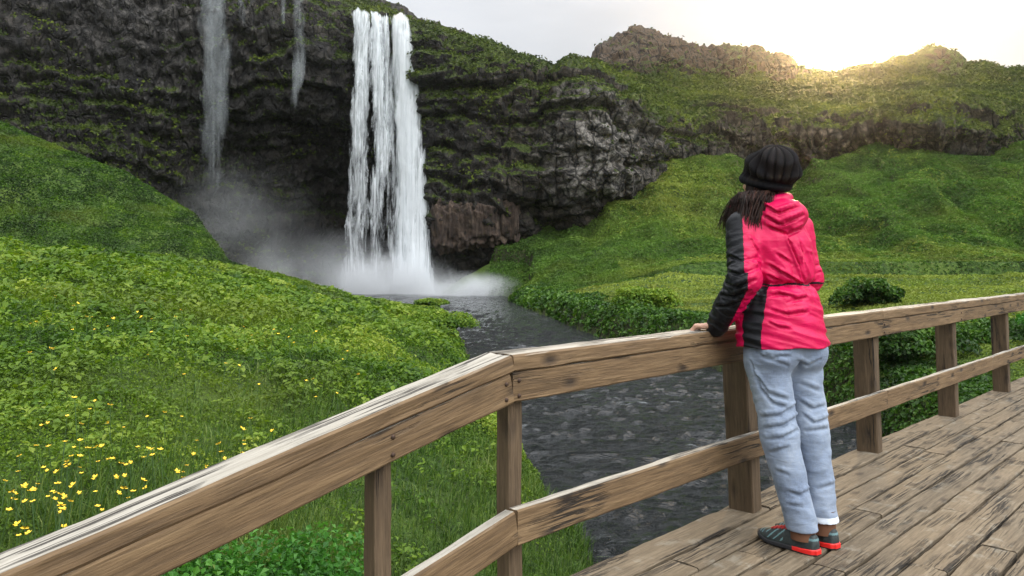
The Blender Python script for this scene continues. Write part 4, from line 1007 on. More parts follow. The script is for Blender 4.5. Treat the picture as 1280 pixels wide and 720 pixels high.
M_VEIL = mat_fall('veil_water', -.26, (4.5, .10)); M_STRAND = mat_fall('white_water', .015, (5, .14)); M_DENSE = mat_fall('dense_white_water', .12, (4.2, .10))
M_THIN = mat_fall('thin_water', -.08, (6, .12), (.62, .66, .68), .55, .45)
fall = strand('waterfall', [(15, 474, 32), (100, 479, 41), (200, 483, 48), (376, 486, 56)], M_VEIL, None, 79.4, 2.0, .3, dens_t=((0, .95), (.3, .9), (1, .95)), seed=9., edge=.2)
tag(fall, 'tall white main waterfall dropping from the cliff brow into the pool', 'waterfall')
strand('water_strand', [(10, 452, 10), (60, 452, 10), (130, 451, 10), (220, 448, 12), (300, 447, 14), (376, 446, 20)], M_STRAND, fall, 79.2, 2.4, .5, dens_t=((0, 1.2), (.35, 1.0), (.7, .92), (1, .9)), seed=1., jag=.4)
strand('water_strand', [(12, 469, 6), (70, 473, 8), (140, 476, 10), (200, 478, 11), (260, 470, 10), (376, 470, 15)], M_STRAND, fall, 79.0, 2.3, .4, dens_t=((0, 1.2), (.4, 1.08), (.75, .85), (1, .8)), seed=2., jag=.55)
strand('water_strand', [(16, 481, 4), (110, 486, 6), (200, 491, 7), (300, 490, 8), (376, 492, 14)], M_STRAND, fall, 79.2, 2.5, .35, dens_t=((0, 1.1), (.4, .9), (.8, .85), (1, 1)), seed=3., jag=.5)
strand('water_strand', [(17, 499, 11), (60, 504, 14), (130, 509, 17), (220, 514, 20), (300, 515, 23), (376, 516, 30)], M_DENSE, fall, 79.2, 2.8, .8, dens_t=((0, 1.1), (.5, 1.1), (1, 1.2)), seed=4., jag=.10, edge=.45)
strand('water_strand', [(30, 513, 5), (120, 525, 5), (220, 533, 6), (376, 541, 8)], M_VEIL, fall, 79.4, 2.6, .3, dens_t=((0, 1.15), (.4, .95), (1, .9)), seed=5., jag=.5)
tf = strand('waterfall', [(-48, 266, 19), (20, 269, 21), (95, 271, 21), (150, 269, 18), (200, 266, 15), (262, 264, 20)], M_THIN, None, 80.6, 2.6, .3, dens_t=((0, 1.1), (.4, 1.05), (.7, .95), (.9, .8), (1, .3)), seed=11., edge=.5, hug=True)
tag(tf, 'thin pale cascade on the dark wall, leftmost and widest of the narrow falls', 'waterfall')
tf = strand('waterfall', [(-40, 301, 5), (30, 302, 6), (60, 303, 7)], M_THIN, None, 80, 1.6, .2, 24, 120, dens_t=((0, .95), (.6, .8), (1, .2)), seed=12., edge=.5, hug=True)
tag(tf, 'faintest short trickle beside the thin pale cascade on the dark wall', 'waterfall')
tf = strand('waterfall', [(-24, 371, 10), (30, 374, 9), (75, 374, 9), (100, 373, 8), (118, 369, 6), (165, 366, 8)], M_THIN, None, 79.4, 1.2, .25, 24, 160, dens_t=((0, 1.0), (.3, .85), (.45, .82), (.55, 1.12), (.7, 1.05), (.8, .8), (1, .3)), seed=13., edge=.5, hug=True)
tag(tf, 'broken narrow fall splashing off a ledge just left of the main fall', 'waterfall')
tf = strand('waterfall', [(-18, 354, 3), (20, 354.5, 3.5), (48, 355, 3)], M_THIN, None, 79.4, .8, .15, 16, 80, dens_t=((0, 1.0), (.6, .9), (1, .3)), seed=14., edge=.5, hug=True)
tag(tf, 'tiny short spout left of the broken narrow fall near the cliff brow', 'waterfall')

# spray: soft-edged volumes of drifting droplets over the pool
def mist(name, label, c, r, dens, seed, noise_s=.22, zfall=1.6, thr=.42):
    nu, nv = 24, 32
    u = np.linspace(0, np.pi, nu)[:, None]; a = np.linspace(0, 2 * np.pi, nv, endpoint=False)[None]
    V = np.stack([np.sin(u) * np.cos(a), np.sin(u) * np.sin(a), np.cos(u) + 0 * a], -1).reshape(-1, 3)
    t = NT(name + '_droplets')
    o = t.obj(); L = t.n('VectorMath', {0: o}, operation='LENGTH').outputs['Value']
    sep = t.n('SeparateXYZ', {0: o})
    e = t.math('POWER', t.math('SUBTRACT', 1., L, clamp=True), zfall)
    n = t.noise(t.map(t.pos(), (1, 1, .8), (seed, 0, 0)), noise_s, 5, .6, .5)
    nn = t.ramp(n, [(thr, 0), (thr + .26, 1)])
    d = t.math('MULTIPLY', t.math('MULTIPLY', e, t.math('ADD', .18, nn)), dens)
    m = t.vol(t.n('VolumePrincipled', {'Color': (.94, .96, .98, 1), 'Density': d, 'Anisotropy': .1}).outputs[0])
    ob = mesh_np(name, V, grid_faces(nu, nv, True)[:, ::-1], m)
    ob.location = c; ob.scale = r
    tag(ob, label, 'spray', kind='stuff')
def mc(px, py, Y): return tuple(at(px, py, Y))
mist('spray', 'dense white spray where the main fall hits the pool', mc(490, 372, 74.5), (8.0, 4., 4.6), 3.2, 1., zfall=1.5)
mist('spray', 'low white spray drifting right over the pool edge', mc(585, 373, 70), (6.5, 3.2, 2.6), 2.6, 2., zfall=1.5)
mist('spray', 'grey haze of spray left of the fall at the foot of the wall', mc(395, 352, 74), (10, 5, 5.4), .26, 3., .14, 1.3)
mist('spray', 'thin spray veil hanging at the foot of the leftmost cascade', mc(300, 290, 77), (9, 4, 8), .10, 4., .14, 1.3)
# ------------------------------------------------------------------ the woman at the rail
class Vol:
    """a signed distance grid that grows by smooth unions, meshed by surface nets"""
    def __init__(s, lo, hi, h):
        s.lo = np.array(lo, float); s.h = h; s.n = np.ceil((np.array(hi) - s.lo) / h).astype(int) + 1
        s.D = np.full(s.n, .5, np.float32)
        s.ax = [s.lo[i] + h * np.arange(s.n[i]) for i in range(3)]
    def box(s, lo, hi):
        a = np.clip(((np.array(lo) - s.lo) / s.h).astype(int), 0, s.n); b = np.clip(((np.array(hi) - s.lo) / s.h).astype(int) + 2, 0, s.n)
        return tuple(slice(i, j) for i, j in zip(a, b))
    def pts(s, sl): return np.stack(np.meshgrid(*[s.ax[i][sl[i]] for i in range(3)], indexing='ij'), -1).astype(np.float32)
    def add(s, fn, lo, hi, k=.02, pad=.03, sub=False):
        sl = s.box(np.array(lo) - pad - k, np.array(hi) + pad + k); 
        if min(x.stop - x.start for x in sl) <= 0: return
        d = fn(s.pts(sl)); A = s.D[sl]
        if sub:
            d = -d; hh = np.clip(.5 - .5 * (A - d) / k, 0, 1); s.D[sl] = A * (1 - hh) + d * hh + k * hh * (1 - hh)
        else:
            hh = np.clip(.5 + .5 * (A - d) / k, 0, 1); s.D[sl] = A * (1 - hh) + d * hh - k * hh * (1 - hh)
    def cap(s, a, b, ra, rb, k=.02, sub=False):
        a = np.array(a, float); b = np.array(b, float); ab = b - a; L = ab.dot(ab) + 1e-12
        def fn(P):
            q = P - a; t = np.clip(q @ ab / L, 0, 1); return np.linalg.norm(q - t[..., None] * ab, axis=-1) - (ra + (rb - ra) * t)
        r = max(ra, rb); s.add(fn, np.minimum(a, b) - r, np.maximum(a, b) + r, k, sub=sub)
    def chain(s, pts, rad, k=.02):
        for a, b, ra, rb in zip(pts[:-1], pts[1:], rad[:-1], rad[1:]): s.cap(a, b, ra, rb, k)
    def ell(s, c, r, axes=None, k=.02, sub=False):
        c = np.array(c, float); r = np.array(r, float); A = np.eye(3) if axes is None else np.array(axes, float)
        def fn(P):
            q = (P - c) @ A.T; k0 = np.linalg.norm(q / r, axis=-1); k1 = np.linalg.norm(q / (r * r), axis=-1) + 1e-9; return k0 * (k0 - 1) / k1
        R = r.max(); s.add(fn, c - R, c + R, k, sub=sub)
    def hit(s, px, py):
        d = np.array([(px - 640) / F_PX, 1, (HZ - py) / F_PX]); t = np.arange(3.1, 4.1, .0015); P = np.array([0, 0, CZ]) + t[:, None] * d
        i = np.round((P - s.lo) / s.h).astype(int); ok = ((i >= 0) & (i < s.n)).all(1); i = np.clip(i, 0, s.n - 1)
        k = np.argmax(ok & (s.D[i[:, 0], i[:, 1], i[:, 2]] < 0)); return P[k], -d / np.linalg.norm(d), bool(k)
    def crease(s, path, r=.007, depth=.006, lip=.004, shift=(-4, -5)):
        'a fold: a groove with a raised lip beside it, laid along the surface'
        pts = []
        for (x0, y0), (x1, y1) in zip(path[:-1], path[1:]):
            m = max(2, int(math.hypot(x1 - x0, y1 - y0) / 5)); pts += [(x0 + (x1 - x0) * i / m, y0 + (y1 - y0) * i / m) for i in range(m)]
        pts.append(path[-1]); G, L = [], []
        n = len(pts)
        for i, (x, y) in enumerate(pts):
            f = math.sin(math.pi * (i + .5) / n) ** .6
            p, c, ok = s.hit(x, y); 
            if ok: G.append(p + c * (r - depth * f))
            p, c, ok = s.hit(x + shift[0], y + shift[1])
            if ok: L.append(p - c * (r - lip * f))
        for a, b in zip(L[:-1], L[1:]):
            if np.linalg.norm(a - b) < .05: s.cap(a, b, r, r, .009)
        for a, b in zip(G[:-1], G[1:]):
            if np.linalg.norm(a - b) < .05: s.cap(a, b, r, r, .005, sub=True)
    def mesh(s):
        D = s.D; n = D.shape
        neg = D < 0
        c8 = [(i, j, k) for i in (0, 1) for j in (0, 1) for k in (0, 1)]
        sh = lambda A, c: A[c[0]:n[0] - 1 + c[0], c[1]:n[1] - 1 + c[1], c[2]:n[2] - 1 + c[2]]
        cnt = sum(sh(neg, c).astype(np.int8) for c in c8)
        act = (cnt > 0) & (cnt < 8); idx = np.argwhere(act)
        vid = np.full(act.shape, -1, np.int32); vid[act] = np.arange(len(idx))
        val = np.stack([D[idx[:, 0] + c[0], idx[:, 1] + c[1], idx[:, 2] + c[2]] for c in c8], 1); off = np.array(c8, float)
        acc = np.zeros((len(idx), 3)); w = np.zeros(len(idx))
        for p in range(8):
            for q in range(p + 1, 8):
                if np.abs(off[p] - off[q]).sum() == 1:
                    a, b = val[:, p], val[:, q]; m = (a < 0) != (b < 0); t = np.where(m, a / np.where(m, a - b, 1), 0)
                    acc += np.where(m[:, None], off[p] + (off[q] - off[p]) * t[:, None], 0); w += m
        V = (idx + acc / w[:, None]) * s.h + s.lo
        Fs = []
        for ax in range(3):
            u, v = (ax + 1) % 3, (ax + 2) % 3
            sl0 = [slice(None)] * 3; sl1 = [slice(None)] * 3; sl0[ax] = slice(0, -1); sl1[ax] = slice(1, None)
            a, b = neg[tuple(sl0)], neg[tuple(sl1)]; e = np.argwhere(a != b)
            e = e[(e[:, u] > 0) & (e[:, v] > 0) & (e[:, u] < n[u] - 1) & (e[:, v] < n[v] - 1)]
            flip = a[e[:, 0], e[:, 1], e[:, 2]]
            def g(du, dv):
                q = e.copy(); q[:, u] -= du; q[:, v] -= dv; return vid[q[:, 0], q[:, 1], q[:, 2]]
            Q = np.stack([g(1, 1), g(0, 1), g(0, 0), g(1, 0)], 1); Q[~flip] = Q[~flip][:, ::-1]; Fs.append(Q)
        return V, np.concatenate(Fs)

def relax(V, F, it=2, lam=.5):
    e = np.concatenate([F[:, [0, 1]], F[:, [1, 2]], F[:, [2, 3]], F[:, [3, 0]]]); e = np.concatenate([e, e[:, ::-1]])
    deg = np.bincount(e[:, 0], minlength=len(V))[:, None] + 1e-9
    for _ in range(it):
        S = np.stack([np.bincount(e[:, 0], V[e[:, 1], i], minlength=len(V)) for i in range(3)], 1); V = V + lam * (S / deg - V)
    return V

FT = np.array([-.36, .933, 0]); FT /= np.linalg.norm(FT); RT = np.array([FT[1], -FT[0], 0]); UP = np.array([0, 0, 1.])
FH = np.array([-.44, .9, 0]); FH /= np.linalg.norm(FH); RHD = np.array([FH[1], -FH[0], 0])       # head turned to the fall
PEL, WST, CHS, NCK, HED = (np.array(v) for v in ([1.183, 3.50, 2.47], [1.165, 3.52, 2.72], [1.148, 3.545, 2.92], [1.128, 3.562, 3.035], [1.122, 3.572, 3.185]))
SHL, SHR = CHS + [0, 0, .045] - RT * .155, CHS + [0, 0, .04] + RT * .150
ELL_, WRL = np.array([.978, 3.372, 2.735]), np.array([.912, 3.492, 2.562])
ELR, WRR = np.array([1.330, 3.60, 2.73]), np.array([1.262, 3.815, 2.568])
HPL, HPR = PEL - RT * .09 - [0, 0, .02], PEL + RT * .09 - [0, 0, .02]
KNL, KNR = np.array([1.140, 3.405, 2.06]), np.array([1.300, 3.475, 2.05])
ANL, ANR = np.array([1.213, 3.352, 1.70]), np.array([1.332, 3.412, 1.70])
FD = np.array([-.56, .83, 0]); FD /= np.linalg.norm(FD); FS = np.array([FD[1], -FD[0], 0])
HEELL, HEELR = np.array([1.252, 3.298, 1.602]), np.array([1.362, 3.372, 1.602])
RAILZ = 1.6 + RH

M_SKIN = NT('skin'); M_SKIN = M_SKIN.surf(M_SKIN.bsdf(M_SKIN.ramp(M_SKIN.noise(M_SKIN.pos(), 60, 4), [(.35, (.40, .22, .15)), (.65, (.52, .31, .22))]), .5, **{'Subsurface_Weight': .15, 'Subsurface_Radius': (.02, .008, .004)}))
def hand(B, wrist, side, spread=1.):
    """palm flat on the handrail, fingers curling over its far edge; side = +1 when the thumb lies towards +BD"""
    out = BN; lat = BD * side; z0 = RAILZ
    P = lambda o, l, z: np.array([*(wrist + out * o + lat * l)[:2], z0 + z])
    B.chain([wrist, P(.02, 0, .030)], [.026, .024], .015)
    for l, o in ((-.026, .075), (-.008, .082), (.010, .082), (.026, .076)): B.cap(P(.015, l * .6, .026), P(o, l, .020), .017, .0125, .012)
    for l, o, L in ((-.030, .072, .78), (-.010, .080, .95), (.010, .082, 1.0), (.029, .078, .92)):
        a = P(o, l, .020); b = P(o + .040 * L, l * 1.15, .020); c = P(o + .062 * L, l * 1.2, -.002); d = P(o + .066 * L, l * 1.2, -.024 * L)
        B.chain([a, b, c, d], [.0105, .0095, .0088, .0074], .004)
    a = P(.018, .026, .022); b = P(.040, .050, .017); c = P(.066, .064, .0115); B.chain([a, b, c], [.0145, .0115, .0085], .006)

def build_body():
    B = Vol((.72, 3.2, 1.6), (1.52, 3.98, 3.33), .0046)
    B.chain([PEL, WST, CHS], [.10, .078, .10], .03); B.ell(PEL, (.15, .10, .11), (RT, FT, UP)); B.ell(CHS, (.15, .095, .14), (RT, FT, UP), .05)
    B.chain([CHS + [0, 0, .07], NCK, HED - [0, 0, .05]], [.07, .052, .05], .03)
    for sh, el, wr in ((SHL, ELL_, WRL), (SHR, ELR, WRR)): B.chain([CHS + [0, 0, .05], sh, el, wr], [.06, .05, .036, .026], .02)
    for hp, kn, an, he in ((HPL, KNL, ANL, HEELL), (HPR, KNR, ANR, HEELR)):
        B.chain([hp, kn, an, an - [0, 0, .05]], [.085, .052, .031, .030], .02); B.cap(he + FD * .04 + [0, 0, .035], he + FD * .2 + [0, 0, .028],   .024, .022)
    ax = (RHD, FH, UP)
    B.ell(HED + [0, 0, .02], (.075, .093, .098), ax, .02); B.ell(HED + FH * .025 - [0, 0, .055], (.055, .07, .062), ax, .03)
    B.cap(HED + FH * .088 + [0, 0, .005], HED + FH * .112 - [0, 0, .032], .009, .013, .012)             # nose
    B.cap(HED + FH * .085 - RHD * .02 - [0, 0, .066], HED + FH * .085 + RHD * .02 - [0, 0, .066], .009, .009, .008); B.ell(HED + FH * .078 - [0, 0, .098], (.02, .018, .016), ax, .015)
    for s in (-1, 1):
        B.ell(HED + FH * .088 + RHD * .032 * s + [0, 0, .0], (.016, .012, .011), ax, .008, sub=True)
        B.cap(HED + FH * .088 + RHD * .015 * s + [0, 0, .02], HED + FH * .076 + RHD * .05 * s + [0, 0, .018], .008, .006, .012)
        B.ell(HED - FH * .01 + RHD * .078 * s - [0, 0, .012], (.008, .018, .03), ax, .006)
    hand(B, WRL, 1); hand(B, WRR, -1)
    V, F = B.mesh(); return relax(V, F, 2, .4), F
V, F = build_body()
person = mesh_np('person', V, F, M_SKIN)
tag(person, 'woman in pink and black jacket, pale jeans and dark beanie leaning on the handrail', 'person')
M_EYE = simple('eye_white', (.7, .68, .65), .2)
for s in (-1, 1):
    u = np.linspace(0, np.pi, 10)[:, None]; a = np.linspace(0, 2 * np.pi, 14, endpoint=False)[None]
    V = np.stack([np.sin(u) * np.cos(a), np.sin(u) * np.sin(a), np.cos(u) + 0 * a], -1).reshape(-1, 3) * .0115 + (HED + FH * .080 + RHD * .032 * s)
    mesh_np('eye', V, grid_faces(10, 14, True), M_EYE, person)

# ---- jacket
ZH, ZW, ZT = 2.443, 2.712, 3.0
def torso(P, grow=0.):
    z = P[..., 2]; zs = [2.40, 2.443, 2.55, 2.66, 2.712, 2.78, 2.90, 2.98, 3.04, 3.08]
    c = lambda i: np.interp(z, [2.40, PEL[2], WST[2], CHS[2], NCK[2]], [PEL[i] + (0.004 if i == 0 else 0), PEL[i], WST[i], CHS[i], NCK[i]])
    a = np.interp(z, zs, [.207, .206, .195, .174, .162, .168, .174, .152, .098, .07]) + grow; b = np.interp(z, zs, [.158, .157, .150, .133, .124, .131, .139, .120, .088, .07]) + grow
    q0, q1 = P[..., 0] - c(0), P[..., 1] - c(1)
    r = q0 * RT[0] + q1 * RT[1]; f = q0 * FT[0] + q1 * FT[1]
    return r, f, a, b
def build_jacket():
    J = Vol((.80, 3.20, 2.41), (1.48, 3.88, 3.13), .0036)
    def tor(P):
        r, f, a, b = torso(P); k = np.sqrt((r / a) ** 2 + (f / b) ** 2); d = (k - 1) * np.minimum(a, b)
        th = np.arctan2(-f / b, -r / a); z = P[..., 2]
        sh = P.reshape(-1, 3); 
        g = np.abs(z - ZW)
        n1 = fbm(sh * np.array([9, 9, 5.]), 2).reshape(z.shape)
        d = d + .016 * np.exp(-(g / .014) ** 2) - .0065 * np.sin(th * 17 + 3 * n1) * np.exp(-g / .045) * (g > .0)
        # long drag folds on the back, horizontal creases on the skirt
        u = (sh @ RT) ; 
        dg = ridged(np.stack([(u * 7 + sh[:, 2] * 4.5), sh @ FT * 4, sh[:, 2] * 2.0 - u * 1.4], 1), 2, .4).reshape(z.shape)
        hz = ridged(np.stack([u * 2.4, sh @ FT * 2.4, sh[:, 2] * 15 + u * 4], 1) + 5, 2, .4).reshape(z.shape)
        up_ = sstep(ZW, ZW + .06, z)
        d = d - up_ * .0105 * dg - (1 - up_) * .0085 * hz
        return np.maximum(d, ZH - z + .004 * np.sin(th * 5 + 1))
    J.add(tor, (.9, 3.25, 2.42), (1.42, 3.8, 3.1), .012)
    for sh, el, wr, s in ((SHL, ELL_, WRL, 1), (SHR, ELR, WRR, 2)):
        end = el + (wr - el) * 1.22
        def arm(P, sh=sh, el=el, end=end, s=s):
            out = None; T = 0
            for a, b, ra, rb, t0 in ((sh, el, .073 if s == 1 else .066, .064 if s == 1 else .056, 0), (el, end, .064 if s == 1 else .056, .049, 1)):
                ab = b - a; q = P - a; t = np.clip(q @ ab / ab.dot(ab), 0, 1); dd = np.linalg.norm(q - t[..., None] * ab, axis=-1) - (ra + (rb - ra) * t)
                if out is None: out, T = dd, t
                else:
                    h = np.clip(.5 + .5 * (out - dd) / .03, 0, 1); out, T = out * (1 - h) + dd * h - .03 * h * (1 - h), T * (1 - h) + (t + 1) * h
            sp = P.reshape(-1, 3); n = fbm(sp * 8 + s * 9, 3).reshape(T.shape)
            w = np.interp(T, [0, .4, .8, 1, 1.3, 1.7, 2], [.15, .35, .9, 1, 1, .9, .5])
            rg = ridged(np.stack([T.ravel() * 7.5 + .5 * n.ravel(), sp[:, 0] * 5, sp[:, 1] * 5], 1), 2, .4).reshape(T.shape)
            return out - .0075 * w * rg - .004 * n + .003
        lo = np.minimum(np.minimum(sh, el), end) - .1; J.add(arm, lo, np.maximum(np.maximum(sh, el), end) + .1, .022)
    # cuff opening cut square and hollow
    # hood lying on the back: folded rolls round the nape
    J.ell(NCK - FT * .095 - [0, 0, .025] + RT * .02, (.115, .085, .075), (RT, FT, UP), .015)
    for rr, rf, z, sag, th in ((.090, .120, 3.092, .012, .026), (.118, .160, 3.068, .034, .029), (.134, .178, 3.030, .056, .028), (.138, .165, 2.985, .06, .022)):
        A = np.linspace(math.radians(-112), math.radians(112), 15); pts = []
        for a in A:
            p = NCK + RT * (.012 + rr * math.sin(a)) - FT * (rf * math.cos(a) - .03); pts.append([p[0], p[1], z - sag * math.cos(a) ** 1 + .006 * math.sin(a * 3)])
        J.chain(pts, [th * (.65 + .35 * math.cos(a * .8)) for a in A], .0045)
    # stand collar, its left front turned out
    A = np.linspace(math.radians(40), math.radians(325), 16)
    for z, th in ((3.055, .016), (3.08, .013)):
        pts = [NCK * [1, 1, 0] + RT * .068 * math.sin(a) + FT * (.07 * math.cos(a) + .012) + [0, 0, z + .01 * math.cos(a)] for a in A]; J.chain(pts, [th] * 16, .012)
    J.chain([NCK - RT * .07 + FT * .04 + [0, 0, .01], NCK - RT * .09 + FT * .10 - [0, 0, .0], NCK - RT * .108 + FT * .125 - [0, 0, .02]], [.018, .015, .010], .02)
    for path, dp in [([(957, 258), (974, 267), (1001, 258)], .012), ([(958, 271), (978, 281), (1006, 269)], .013), ([(962, 284), (985, 294), (1006, 285)], .010),
                     ([(986, 300), (996, 325), (1006, 352)], .008), ([(962, 332), (985, 345), (1006, 358)], .007), ([(972, 318), (990, 330)], .005), ([(960, 345), (975, 352)], .005), ([(1000, 305), (1008, 335)], .005),
                     ([(956, 372), (975, 368), (1000, 374)], .006), ([(965, 388), (985, 394), (1012, 390)], .006), ([(962, 404), (975, 410), (990, 412)], .005), ([(985, 378), (1010, 372)], .005),
                     ([(908, 318), (925, 326), (948, 322)], .006), ([(905, 338), (925, 344), (950, 334)], .007), ([(903, 352), (922, 360), (946, 350)], .008), ([(896, 368), (918, 372), (938, 364)], .007), ([(890, 383), (910, 384), (928, 378)], .006), ([(940, 300), (950, 318)], .005),
                     ([(1012, 318), (1024, 322)], .005), ([(1012, 345), (1026, 340)], .006), ([(1014, 362), (1026, 358)], .005)]: J.crease(path, .0065, dp * 1.15, dp * .6)
    V, F = J.mesh(); return relax(V, F, 1, .35), F
V, F = build_jacket()
fc = V[F].mean(1)
r_, f_, a_, b_ = torso(fc); th = np.degrees(np.arctan2(-f_ / b_, -r_ / a_)); kk = np.sqrt((r_ / a_) ** 2 + (f_ / b_) ** 2)
def seg_d(P, a, b):
    ab = b - a; t = np.clip((P - a) @ ab / ab.dot(ab), 0, 1); q = P - a - t[:, None] * ab; return np.linalg.norm(q, axis=1), q, t
d1, q1, t1 = seg_d(fc, SHL, ELL_); d2, q2, t2 = seg_d(fc, ELL_, ELL_ + (WRL - ELL_) * 1.24)
onarm = (np.minimum(d1 - .012, d2) < .088) & ((kk > 1.10) | (np.minimum(d1, d2) < .06))
q = np.where((d1 < d2)[:, None], q1, q2); EX = np.array([-.95, .31, 0])
black = onarm & (q @ EX > np.where(d1 < d2, -.004, -.018 - .02 * t2)) & (fc[:, 2] < 3.06)
black |= onarm & (d2 < d1) & (t2 > .85)
black |= ~onarm & (th > 2) & (th < 38 + 6 * np.clip((fc[:, 2] - 2.6) / .1, -1, 1)) & (fc[:, 2] < 2.705)
black |= ~onarm & (np.abs(fc[:, 2] - ZW - .004 * np.sin(th * .09)) < .0042) & (th > 0) & (th < 180)  # thin black line painting the shadow in the gathered waist fold
seam = (np.abs(th - 36) < 2.2) & (fc[:, 2] > 2.86) & (fc[:, 2] < 3.0) & (kk > .9) & (kk < 1.06) & ~black
lining = (fc[:, 2] > 3.045) & ((fc - NCK) @ FT > .035) | ((np.linalg.norm((fc - NCK)[:, :2], axis=1) < .062) & (fc[:, 2] > 3.06))
def cloth(name, cols, rough, wv=900., bs=.25, wr=1.):
    t = NT(name); p = t.pos()
    n = t.noise(p, 14, 4, .6); w = t.noise(p, wv, 2, .5); fold = t.noise(t.map(p, (1, 1, 2.2), rot=(.3, .5, 0)), 13, 4, .55, .6)
    c = t.ramp(n, [(.3, cols[0]), (.7, cols[1])])
    return t.surf(t.bsdf(c, rough, t.bump(t.math('ADD', t.math('MULTIPLY', w, .04), t.math('MULTIPLY', fold, wr)), bs, .02), **{'Specular_IOR_Level': .2}))
M_PINK = cloth('pink_shell', [(.41, .003, .048), (.53, .004, .070)], .42); M_BLACK = cloth('black_shell', [(.004, .0045, .006), (.008, .0085, .011)], .45); M_LIN = cloth('dark_red_lining', [(.12, .006, .012), (.18, .010, .018)], .8)
mi = np.where(black | seam, 1, 0); mi = np.where(lining & ~black, 2, mi)
mesh_np('jacket', V, F, [M_PINK, M_BLACK, M_LIN], person, midx=mi)

# ---- jeans
def build_jeans():
    J = Vol((.96, 3.20, 1.65), (1.46, 3.74, 2.62), .0046)
    def wrap(a, b, ra, rb, hem, s):
        ab = b - a
        def fn(P):
            q = P - a; t = np.clip(q @ ab / ab.dot(ab), 0, 1); d = np.linalg.norm(q - t[..., None] * ab, axis=-1) - (ra + (rb - ra) * t)
            sp = P.reshape(-1, 3); n = fbm(sp * 7 + s * 5, 3).reshape(t.shape); z = P[..., 2]
            u = (sp @ RT).reshape(t.shape); 
            sg = 1 if s == 1 else -1
            dg = ridged(np.stack([(z * 11 + sg * u * 6).ravel() + .4 * n.ravel(), sp[:, 0] * 2.2, sp[:, 1] * 2.2], 1), 2, .45).reshape(t.shape)
            wz = np.interp(z, [1.7, 1.78, 1.9, 2.0, 2.1, 2.2, 2.3, 2.38, 2.5], [.7, .5, .25, .8, 1.0, .6, .7, .9, .3])
            d = d - .0062 * wz * dg - .005 * n
            return np.maximum(d, hem - z) if hem else d
        r = max(ra, rb); J.add(fn, np.minimum(a, b) - r, np.maximum(a, b) + r, .018)
    J.ell(PEL + [0, 0, -.005] - FT * .008, (.170, .134, .15), (RT, FT, UP), .02)
    for s in (-1, 1): J.ell(PEL - FT * .055 + RT * .085 * s - [0, 0, .05], (.092, .085, .098), (RT, FT, UP), .03)
    wrap(HPL - [0, 0, .03], KNL, .092, .073, None, 1); wrap(KNL, ANL - [-.006, .006, .02], .074, .059, 1.688, 1)
    wrap(HPR - [0, 0, .03], KNR, .089, .070, None, 2); wrap(KNR, ANR - [0, 0, .02], .071, .058, 1.705, 2)
    # centre seam
    c = PEL - FT * .13 - [0, 0, .06]; J.cap(c + [0, 0, .1], c + FT * .05 - [0, 0, .09], .006, .012, .03, sub=True)
    for path, dp in [([(938, 452), (950, 485), (966, 505), (990, 512)], .007), ([(945, 470), (960, 492), (984, 500)], .005), ([(952, 522), (975, 520), (998, 506)], .008), ([(956, 536), (978, 533), (1000, 520)], .008), ([(958, 550), (978, 548), (998, 538)], .006), ([(964, 566), (985, 560)], .004),
                     ([(940, 438), (965, 448), (988, 446)], .005), ([(950, 446), (985, 458)], .004), ([(996, 452), (1010, 458), (1026, 450)], .004), ([(1000, 480), (1026, 490)], .004), ([(1001, 503), (1016, 512), (1030, 508)], .006), ([(1005, 520), (1018, 530), (1034, 524)], .006), ([(1008, 540), (1034, 536)], .005),
                     ([(985, 615), (1000, 620), (1015, 612)], .005), ([(984, 632), (1002, 634)], .004), ([(1022, 612), (1042, 606)], .004), ([(972, 590), (985, 594)], .003)]: J.crease(path, .0065, dp * 1.1, dp * .6, (0, -6))
    V, F = J.mesh(); return relax(V, F, 1, .35), F
V, F = build_jeans(); fc = V[F].mean(1)
t = NT('pale_denim'); p = t.pos(); ob = p
n1 = t.noise(p, 5.5, 5, .6); n2 = t.noise(t.map(p, (1, 1, .4)), 260, 2, .6); n3 = t.noise(p, 42, 5, .7)
c = t.ramp(n1, [(.3, (.11, .135, .185)), (.5, (.19, .225, .28)), (.72, (.30, .335, .39))])
c = t.mix(t.ramp(n3, [(.35, .35), (.6, 0)]), c, (.19, .245, .345))
c = t.mix(t.math('MULTIPLY', t.ramp(n2, [(.4, .35), (.6, 0)]), 1.), c, (.18, .23, .33))
fold = t.noise(t.map(p, (.8, .8, 2.6), rot=(.25, .4, 0)), 11, 4, .55, .5)
M_DEN = t.surf(t.bsdf(c, .85, t.bump(t.math('ADD', t.math('MULTIPLY', n2, .10), t.math('MULTIPLY', fold, .9)), .35, .02), **{'Sheen_Weight': .1, 'Specular_IOR_Level': .2}))
M_CUFF = cloth('denim_cuff', [(.50, .54, .60), (.62, .66, .71)], .85)
jeans = mesh_np('jeans', V, F, [M_DEN, M_CUFF], person, midx=(((fc[:, 2] < 1.732) & (np.linalg.norm(fc[:, :2] - ANR[:2], axis=1) < .082) & (np.linalg.norm(fc[:, :2] - ANL[:2], axis=1) > .075))).astype(int))

